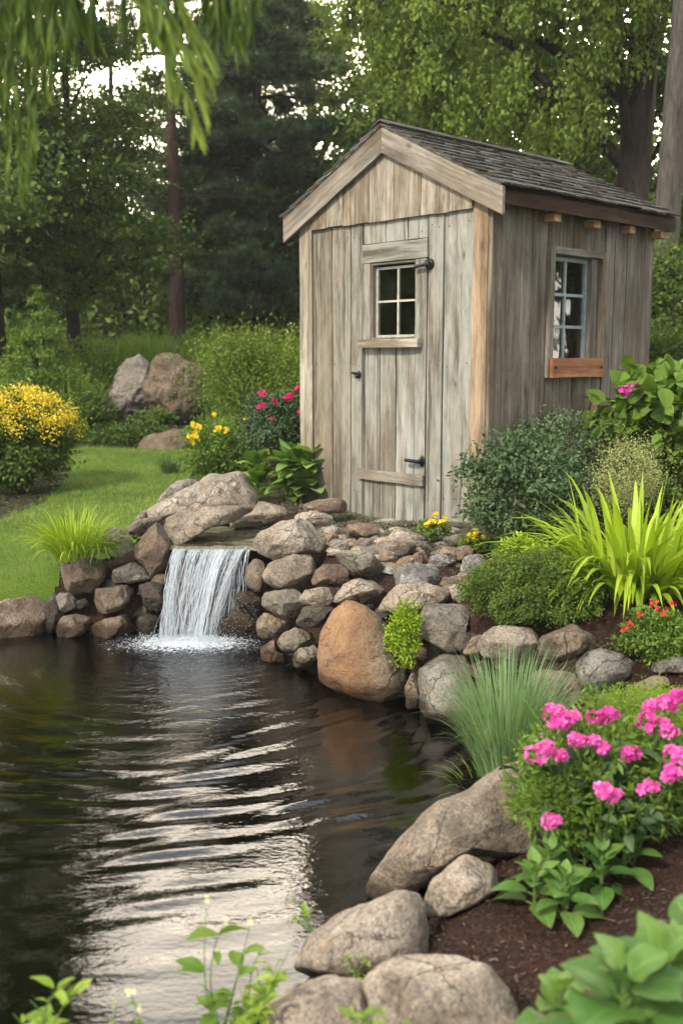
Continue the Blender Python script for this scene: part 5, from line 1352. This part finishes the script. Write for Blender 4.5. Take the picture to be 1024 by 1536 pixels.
bush('shrub', 'green shrub at the left of the slope below the wood edge', 'shrub', at(60, 560, 15.5), (1.0, .8, .45), 10000, .07, M['l_soft'], K=60, spread=.3)
bush('shrub', 'leafy shrub behind the twin boulders', 'shrub', at(350, 560, 15.5), (.8, .7, .3), 9000, .06, M['l_soft'], K=50, spread=.32)
bush('shrub', 'low shrub between the slope and the pine trunk', 'shrub', at(150, 550, 17), (.8, .8, .25), 8000, .06, M['l_soft'], K=50, spread=.32)
clump('grass_tuft', 'small blue grey grass tuft on the lawn edge behind the pale boulder', ground_at(255, 712), 200, (.1, .24), (.004, .008), (.2, .9), M['l_grey'], .08, (.05, .6))
# mulch ring under the yellow shrub is part of the ground
# ------------------------------------------------------------------ weeping branch overhead
rt = empty('weeping_branch', (-2.6, 1.9, 3.1), 'blurred weeping green branch hanging into the upper left corner', 'branch')
limb = np.array([(-2.6, 1.9, 3.1), (-1.8, 2.0, 3.0), (-1.1, 2.1, 2.85), (-.6, 2.15, 2.66), (-.25, 2.2, 2.5)])
twigs = [(*tube(limb, [.05, .04, .03, .018, .006], 5), 0)]; LP, LD, LL, LW, TT = [], [], [], [], []
def hang(px0, py0, px1, py1, Y, leafpx, nl, wpx=16, tn=.5, spread=.8):
    a = at(px0, py0, Y); b2_ = at(px1, py1, Y); t = np.linspace(0, 1, 12)[:, None]; cv = a + (b2_ - a) * t + np.array([1, 0, 0]) * np.sin(t * 5 + px0) * .008
    twigs.append((*tube(cv, np.linspace(.0035, .001, 12), 5), 0))
    for k in range(nl):
        f = RNG.uniform(0, .98); p = cv[int(f * 11)] + (cv[min(11, int(f * 11) + 1)] - cv[int(f * 11)]) * RNG.random()
        LP.append(p); LD.append(nrm(b2_ - a) * 1.0 + RNG.normal(0, .28 * spread, 3) + [0, 0, -.35]); LL.append(leafpx / FPX * Y * RNG.uniform(.6, 1.15)); LW.append(wpx / FPX * Y * RNG.uniform(.7, 1.2)); TT.append(np.clip(RNG.normal(tn, .2), 0, 1))
for px0, px1, y1 in ((-15, 10, 200), (10, 28, 295), (30, 42, 270), (48, 45, 225), (70, 55, 190), (20, 15, 255), (-5, 5, 150), (60, 62, 150), (85, 70, 130)):
    hang(px0, -120, px1, y1, 2.1 + .4 * RNG.random(), 36, 100, 4.5, .45, .5)
for k in range(40):
    x0 = RNG.uniform(-20, 390); y1 = 8 + 72 * RNG.random() * (1.1 - .5 * abs(x0 - 180) / 200)
    hang(x0, -160, x0 + RNG.uniform(-12, 22), y1, 1.9 + .7 * RNG.random(), 60, 26, 5.5, .25, .6)
for px0, py0, px1, py1 in ((185, -70, 300, 105), (215, -60, 290, 165), (200, -40, 258, 120), (240, -50, 305, 60), (205, -60, 245, 60), (225, -40, 300, 130)):
    hang(px0, py0, px1, py1, 1.9, 66, 30, 6.5, .85, .4)
n = len(LP); LL, LW = np.array(LL), np.array(LW)
WT = big_leaf(.5, 2, 8, .12, .1, .0)
V, F, T = scatter(*WT, np.array(LP), np.array(LD), gauss(n) + [0, -.8, .3], np.stack([LW * 1.1, LL, LL], 1), np.array(TT)); mk('leaves', V, F, M['l_willow'], rt, tone=T, smooth=True)
V, F, T = join(twigs); mk('limbs', V, F, M['stem'], rt)

for k in range(34):
    x, y = RNG.uniform(-6.5, -.5), RNG.uniform(13.2, 17.5)
    if -3.4 < x < -1.8 and y < 14.6: continue
    clump('tall_weed', 'tall wild weed in the meadow on the slope', (x, y, gz(x, y)), 130, (.35, .85), (.01, .022), (.2, 1.3), M['l_meadow'], .3, (.05, .7), 'weed', 0, 5, 'wild weeds on the slope')
# ------------------------------------------------------------------ trees
def crownpts(lobes, K, n, leaf, style, tmpl):
    """leaf arrays for a crown made of uneven lobes"""
    w = np.array([l[3] * l[5] for l in lobes]); w = w / w.sum(); out = []; cents = []
    for l, ww in zip(lobes, w):
        c, r = np.array(l[:3], float), np.array(l[3:6], float); k_ = max(8, int(K * ww)); m_ = int(n * ww)
        d = nrm(gauss(k_)); rad = RNG.uniform(.25, 1, k_) ** .45
        cc_ = c + d * r * rad[:, None] * RNG.uniform(.8, 1.12, (k_, 1)); ct = RNG.normal(0, .15, k_); sc = RNG.uniform(.5, 1.3, k_)
        i = RNG.integers(0, k_, m_); s = .17 * r.mean() * sc[i][:, None]
        if style == 'weep':
            u = rnd(m_) ** .8; P = cc_[i] + gauss(m_) * s * [.42, .42, .3] - np.array([0, 0, 1.]) * (u * .75 * sc[i])[:, None] + nrm(cc_[i] - c) * [1, 1, 0] * (u * .12)[:, None]
            D = gauss(m_) * .5 + [0, 0, -.8]; N = gauss(m_) * .6 + nrm(P - c) * .8 + [0, 0, .4]
        elif style == 'layer':
            P = cc_[i] + gauss(m_) * s * [1.35, 1.35, .28]; D = gauss(m_) * [1, 1, .35] + [0, 0, -.25]; N = gauss(m_) * .4 + [0, 0, 1]
        else:
            P = cc_[i] + gauss(m_) * s * [1, 1, .62]; D = gauss(m_) * .7 + nrm(P - c) * .4 + [0, 0, -.2]; N = gauss(m_) * .55 + [0, 0, .8] + nrm(P - c) * .4
        out.append(scatter(*tmpl, P, D, N, leaf * RNG.uniform(.6, 1.25, m_), np.clip(.45 + ct[i] + RNG.normal(0, .15, m_), 0, 1))); cents.append(cc_)
    return join(out), np.concatenate(cents)
def tree(name, label, base, H, tr, lobes, n, leaf, mat, bark, style='round', K=120, lean=(0, 0), nl=22, tmpl=T_DIAM, group=None):
    x, y = base; z = gz(x, y); rt = empty(name, (x, y, z), label, 'tree', group)
    t = np.linspace(0, 1, 14); pts = np.stack([x + lean[0] * t + .04 * np.sin(t * 7 + x) * H / 8, y + lean[1] * t + .03 * np.cos(t * 6) * H / 8, z - .1 + (H + .1) * t], 1)
    rad = tr * (1 - .8 * t) * (1 + .35 * np.exp(-t * 22))
    V, F = tube(pts, rad, 14); V += gauss(len(V)) * tr * .03; mk('trunk', V, F, M[bark], rt, smooth=True)
    (V, F, T), cents = crownpts([(x + a, y + b_, z + c, d, e, f) for a, b_, c, d, e, f in lobes], K, n, leaf, style, tmpl)
    mk('crown', V, F, M[mat], rt, tone=T)
    st = []
    for q in RNG.integers(0, len(cents), nl):
        e = cents[q]; k = int(np.clip((e[2] - z) / H * 13 * RNG.uniform(.65, .9), 3, 12)); b0 = pts[k]
        mid = (b0 + e) / 2 + [0, 0, .12 * np.linalg.norm(e - b0)]; r0 = rad[k] * .45; st.append((*tube([b0, mid, e], [r0, r0 * .55, r0 * .12], 6), 0))
    V, F, T = join(st); mk('limbs', V, F, M[bark], rt, smooth=True)
    return rt
def T_TUFT(nn=9):
    V, F = [], []
    r_ = np.random.default_rng(3)
    for k in range(nn):
        a = 2 * math.pi * k / nn; d = nrm(np.array([math.cos(a) * .75, 1.0, math.sin(a) * .75]) + r_.normal(0, .15, 3)); s = nrm(np.cross(d, [0.3, 0.1, 1])) * .05
        V += [-s, s, d + s * .2]; F.append([3 * k, 3 * k + 1, 3 * k + 2])
    return np.array(V), np.array(F)
TUFT = T_TUFT()
def pine(name, label, base, H, tr, pads, bark='bark_red', per=420, dead=None, tuft=.13, mat='l_dark'):
    """pads: (dx, dy, z, length, width) horizontal branch sprays seen from the side"""
    x, y = base; z = gz(x, y); rt = empty(name, (x, y, z), label, 'tree')
    t = np.linspace(0, 1, 12); pts = np.stack([x + .03 * np.sin(t * 5), y + 0 * t, z - .1 + (H + .1) * t], 1); rad = tr * (1 - .72 * t) * (1 + .2 * np.exp(-t * 20))
    V, F = tube(pts, rad, 14); mk('trunk', V, F, M[bark], rt, smooth=True)
    st, P, D, tn = [], [], [], []
    for (az, zz, L, wd) in pads:
        a = R(az); dr = np.array([math.cos(a), math.sin(a), 0]); side = np.array([-dr[1], dr[0], 0]); b0 = np.array([x, y, z + zz]); u = np.linspace(0, 1, 6)
        br = b0 + dr * (L * u)[:, None] + np.array([0, 0, 1]) * (L * (.06 - .22 * u + .2 * u ** 2) * u * 1.2)[:, None]; st.append((*tube(br, np.linspace(.045, .01, 6), 6), 0))
        m_ = int(per * L / 1.8 * wd / .6); f = RNG.uniform(.22, 1.03, m_) ** .8; ct = RNG.normal(0, .17)
        ns = 14; sf = RNG.uniform(.25, 1, ns); ss = RNG.uniform(-1, 1, ns); k = RNG.integers(0, ns, m_)
        f2 = np.clip(sf[k] + RNG.normal(0, .07, m_), .1, 1.05); c = b0 + dr * (L * f2)[:, None] + np.array([0, 0, 1]) * (L * (.06 - .22 * f2 + .2 * f2 ** 2) * f2 * 1.2)[:, None]
        lat = ss[k] * wd * (.35 + .75 * np.sin(np.pi * np.clip(f2, 0, 1) ** .8)) + RNG.normal(0, .09, m_)
        P.append(c + side * lat[:, None] + np.array([0, 0, 1]) * (RNG.normal(0, .06, m_) + .10 * np.abs(lat))[:, None] + gauss(m_) * .03)
        D.append(dr * .6 + side * (lat * .8)[:, None] + gauss(m_) * .4 + [0, 0, .55]); tn.append(np.clip(RNG.normal(.45 + ct, .2, m_), 0, 1))
    if dead:
        for az, zz, L in dead:
            a = R(az); dr = np.array([math.cos(a), math.sin(a), -.05]); b0 = np.array([x, y, z + zz]); st.append((*tube([b0, b0 + dr * L * .5 + gauss(1)[0] * .03, b0 + dr * L], [.022, .014, .004], 5), 0))
    P, D, tn = np.concatenate(P), np.concatenate(D), np.concatenate(tn)
    V, F, T = scatter(*TUFT, P, D, gauss(len(P)), tuft * RNG.uniform(.7, 1.2, len(P)), tn)
    mk('crown', V, F, M[mat], rt, tone=T); V, F, T = join(st); mk('limbs', V, F, M[bark], rt, smooth=True)
    return rt
def zat(py, Y): return float(at(512, py, Y)[2])
def xat(px, Y): return (px - 512) / FPX * Y / (CT) * 1.0
# pine with the bare reddish trunk
Y = 20; bx = float(at(265, 495, Y)[0]); b0 = gz(bx, Y)
pads = []
for py, az, L, wd in ((80, 175, 1.6, .6), (95, 10, 1.7, .6), (50, 190, 1.5, .6), (30, 20, 1.5, .6), (150, 170, 1.5, .4), (165, 350, 1.2, .5), (240, 172, 1.3, .5), (265, 200, 1.1, .5), (290, 165, 1.0, .45), (210, 15, .9, .4), (0, 150, 1.4, .6), (0, 330, 1.4, .6), (-12, 200, 1.2, .5), (-25, 20, .9, .6), (-20, 270, .8, .5), (20, 270, 1.3, .6), (60, 300, 1.4, .6)):
    pads.append((az, zat(py, Y) - b0, L, wd))
pine('pine_tree', 'pine with bare reddish brown trunk standing left of the shed', (bx, Y), zat(-30, Y) - b0, .17, pads, dead=[(170, zat(180, Y) - b0, 1.2), (5, zat(250, Y) - b0, .9), (350, zat(292, Y) - b0, 1.6), (185, zat(275, Y) - b0, .6), (20, zat(215, Y) - b0, .8), (190, zat(300, Y) - b0, .5), (0, zat(280, Y) - b0, .5)])
# dark layered pine behind the shed's left side
Y = 22; bx = float(at(390, 495, Y)[0]); b0 = gz(bx, Y); pads = []
rp_ = np.random.default_rng(9)
for k in range(90):
    zz = rp_.uniform(.9, 7.6); L = (2.9 - .24 * zz) * rp_.uniform(.7, 1.15); pads.append((rp_.uniform(0, 360) if k % 3 else rp_.choice([rp_.uniform(-30, 30), rp_.uniform(150, 210), rp_.uniform(240, 300)]), zz, L, .62))
pine('pine_tree', 'dense dark pine with layered drooping branches beside the shed roof', (bx, Y), 7.9, .18, pads, 'bark_dark', 620, tuft=.15)
Y = 15.5; bx = float(at(20, 495, Y)[0]) - .6; b0 = gz(bx, Y); pads = []
for k in range(50):
    zz = rp_.uniform(.4, 6.5); L = (1.9 - .22 * zz) * rp_.uniform(.7, 1.15); pads.append((rp_.uniform(0, 360), zz, max(.3, L), .5))
# left trees
tree('deciduous_tree', 'dense dark tree filling the upper left edge', (-5.15, 15), 11.5, .2, [(-.3, 0, 6.8, 1.7, 1.8, 2.6), (-.2, -.6, 3.4, 1.7, 1.6, 1.6), (-.2, 0, 10.2, 1.6, 2, 2.8)], 80000, .10, 'l_deep', 'bark_dark', K=190)
tree('deciduous_tree', 'drooping dark green tree between left edge and the pine trunk', (-4.15, 16), 5.8, .12, [(0, 0, 4.2, 1.25, 1.1, 1.5), (.5, -.4, 2.2, 1.25, 1.0, 1.0), (-.9, -.5, 2.0, 1.1, .9, 1.0), (.0, 0, 5.6, .8, .8, .9)], 66000, .085, 'l_mid', 'bark_dark', style='layer', K=210)
tree('deciduous_tree', 'mid green tree low behind the pine trunk', (-2.6, 23.5), 4.9, .12, [(0, 0, 2.6, 1.8, 1.2, 1.7), (1.6, .4, 2.2, 1.6, 1.2, 1.5), (-1.7, .3, 2.9, 1.3, 1, 1.6)], 40000, .10, 'l_mid', 'bark_dark', K=170)
tree('young_conifer', 'young light green conifer at the left edge before the dark trees', (float(at(55, 500, 13.5)[0]), 13.5), 2.0, .04, [(0, 0, .45, .72, .5, .35), (0, 0, .9, .5, .4, .35), (.05, 0, 1.35, .32, .3, .3), (.05, 0, 1.75, .13, .13, .26)], 20000, .045, 'l_fresh', 'bark_dark', K=130, tmpl=T_DIAM)
# sunny deciduous behind the dark pine and over the shed ridge
tree('deciduous_tree', 'sunlit yellow green tree behind the dark pine, sky showing through', (-.7, 25), 8.0, .2, [(-.4, 0, 5.6, 2.3, 1.6, 1.9), (.9, 0, 4.4, 1.8, 1.4, 1.8), (1.0, .2, 7.0, 1.5, 1.2, 1.1), (-.5, 0, 7.3, 1.3, 1.2, 0.9)], 42000, .12, 'l_yel', 'bark_dark', K=150)
tree('deciduous_tree', 'bright green tree above the shed ridge', (2.2, 21), 10.5, .2, [(0, 0, 6.8, 2.2, 1.6, 2.4), (-.8, 0, 4.2, 1.7, 1.4, 1.8), (.8, 0, 9, 1.7, 1.4, 1.6)], 52000, .11, 'l_mid', 'bark_dark', K=190)
tree('deciduous_tree', 'thin leafed tree in the upper left with bright sky behind', (-5.2, 24), 8.0, .16, [(0, 0, 6.0, 2.2, 1.4, 1.5), (1.6, 0, 6.9, 1.7, 1.2, 1.0), (-.6, 0, 4.3, 2.3, 1.4, 1.6)], 22000, .12, 'l_mid', 'bark_dark', K=110)
tree('deciduous_tree', 'airy tree seen between the two pines, glowing leaves', (-3.2, 25), 7.6, .16, [(0, 0, 4.8, 1.9, 1.3, 1.7), (.4, 0, 7.0, 1.6, 1.2, 1.0)], 14000, .12, 'l_yel', 'bark_dark', K=80)
# right: weeping crown, two trunks
tree('weeping_tree', 'large tree with drooping light green foliage and dark trunk right of the roof', (3.62, 13.0), 10, .27, [(-1.6, -.3, 4.7, 1.5, 1.1, 1.2), (-2.4, .2, 5.8, 1.6, 1.2, 1.2), (-.6, -.3, 6.0, 1.4, 1.1, 1.4), (-1.2, 0, 7.6, 2.2, 1.6, 1.5), (1.3, .3, 7.0, 1.5, 1.3, 1.6), (-2.1, .4, 3.4, 1.1, .9, 1.1)], 115000, .075, 'l_soft', 'bark_dark', style='weep', K=380, nl=8)
tree('tall_tree', 'tall tree with straight grey trunk at the right edge', (float(at(1003, 400, 11.5)[0]), 11.5), 11, .165, [(.6, .6, 7.5, 2.0, 1.5, 2.0), (1.6, .8, 4.6, 1.1, 1.1, 1.4), (-.6, .9, 8.8, 1.8, 1.4, 1.6)], 36000, .085, 'l_mid', 'bark_grey', K=150)
tree('deciduous_tree', 'deep green tree behind the two right trunks', (4.6, 16.5), 8, .16, [(0, 0, 3.2, 2.0, 1.3, 1.9), (0, 0, 5.8, 2.2, 1.4, 1.8), (-2, .3, 3.6, 1.5, 1.2, 1.7), (-3.2, .5, 5.2, 1.4, 1.2, 1.8), (-2.2, .8, 7.6, 2.0, 1.2, 1.6), (.5, .8, 8.2, 2, 1.2, 1.6)], 90000, .11, 'l_deep', 'bark_dark', K=210)
bush('shrub', 'bright green undergrowth behind the far right corner of the shed', 'shrub', at(1010, 470, 11.0), (.8, .6, .75), 13000, .06, M['l_mid'], K=150)
bush('shrub', 'green bush low between far shed corner and right edge', 'shrub', at(1000, 555, 9.0), (.5, .4, .42), 8000, .045, M['l_mid'], K=100)
# the wood beyond, reading as one mass
n = 130000; K = 700
cx = RNG.uniform(-24, 24, K); cy = RNG.uniform(27, 36, K); topz = 6.8 + 2.2 * np.array([mn.noise((a * .16, 3.3, 0)) for a in cx]) + np.where((cx > -9) & (cx < -3), -2.0, 0) + np.where(cx > 1, 4.5, 0) + np.where(cx < -9.5, 2.5, 0)
cz = 2.2 + (topz - 2.2) * rnd(K) ** 1.25; ct = RNG.normal(0, .15, K); i = RNG.integers(0, K, n)
P = np.stack([cx, cy, cz], 1)[i] + gauss(n) * [.85, .6, .55]
V, F, T = scatter(*T_DIAM, P, gauss(n), gauss(n) * .6 + [0, -.3, .7], rnd(n, .18, .34), np.clip(.45 + ct[i] + RNG.normal(0, .15, n), 0, 1))
tag(mk('distant_woodland', V, F, M['l_deep'], tone=T), kind='stuff')
n = 70000; x = rnd(n, -20, 20); y = rnd(n, 20, 27); P = np.stack([x, y, height(x, y) + RNG.beta(1, 1.8, n) * 3.2], 1)
V, F, T = scatter(*T_DIAM, P, gauss(n), gauss(n) * .6 + [0, -.3, .7], rnd(n, .10, .2), np.clip(RNG.normal(.4, .2, n), 0, 1))
tag(mk('undergrowth', V, F, M['l_deep'], tone=T), kind='stuff')
n = 45000; x = rnd(n, -17, -6); y = rnd(n, 20, 27); P = np.stack([x, y, height(x, y) + RNG.beta(1, 1.3, n) * 6], 1)
V, F, T = scatter(*T_DIAM, P, gauss(n), gauss(n) * .6 + [0, -.3, .7], rnd(n, .12, .24), np.clip(RNG.normal(.4, .2, n), 0, 1))
tag(mk('undergrowth', V, F, M['l_deep'], tone=T), kind='stuff')
# trees behind the camera and to the sides, outside the picture but mirrored in panes and pond

for lab, bs, H, mt in (('broad tree out to the left of the pond', (-10.5, 7.0), 8, 'l_deep'), ('tall tree out to the right of the shed', (9.5, 8.5), 9, 'l_mid'), ('big tree out behind the viewer on the left', (-9, -7), 9, 'l_deep'), ('big tree out behind the viewer on the right', (7.5, -6), 10, 'l_mid')):
    tree('deciduous_tree', lab, bs, H, .2, [(0, 0, H * .55, 2.4, 2.4, 2.4), (.8, .5, H * .3, 2.2, 2.2, 1.8), (-.7, 0, H * .8, 1.9, 1.9, 1.6)], 22000, .17, mt, 'bark_dark', K=110)

# warm evening air among the trees
hm, nt, out = newmat('haze_air'); hb = NB(nt)
hv = hb.n('ShaderNodeVolumePrincipled'); hv.inputs['Color'].default_value = (.93, .93, .88, 1); hv.inputs['Density'].default_value = .0011; hv.inputs['Anisotropy'].default_value = .2
nt.links.new(hv.outputs[0], out.inputs['Volume'])
hx = np.array([(x, y, z) for z in (-2, 17) for x, y in ((-30, -16), (30, -16), (30, 45), (-30, 45))], float)
tag(mk('haze', hx, np.array([[0, 3, 2, 1], [4, 5, 6, 7], [0, 1, 5, 4], [1, 2, 6, 5], [2, 3, 7, 6], [3, 0, 4, 7]]), hm), kind='stuff')
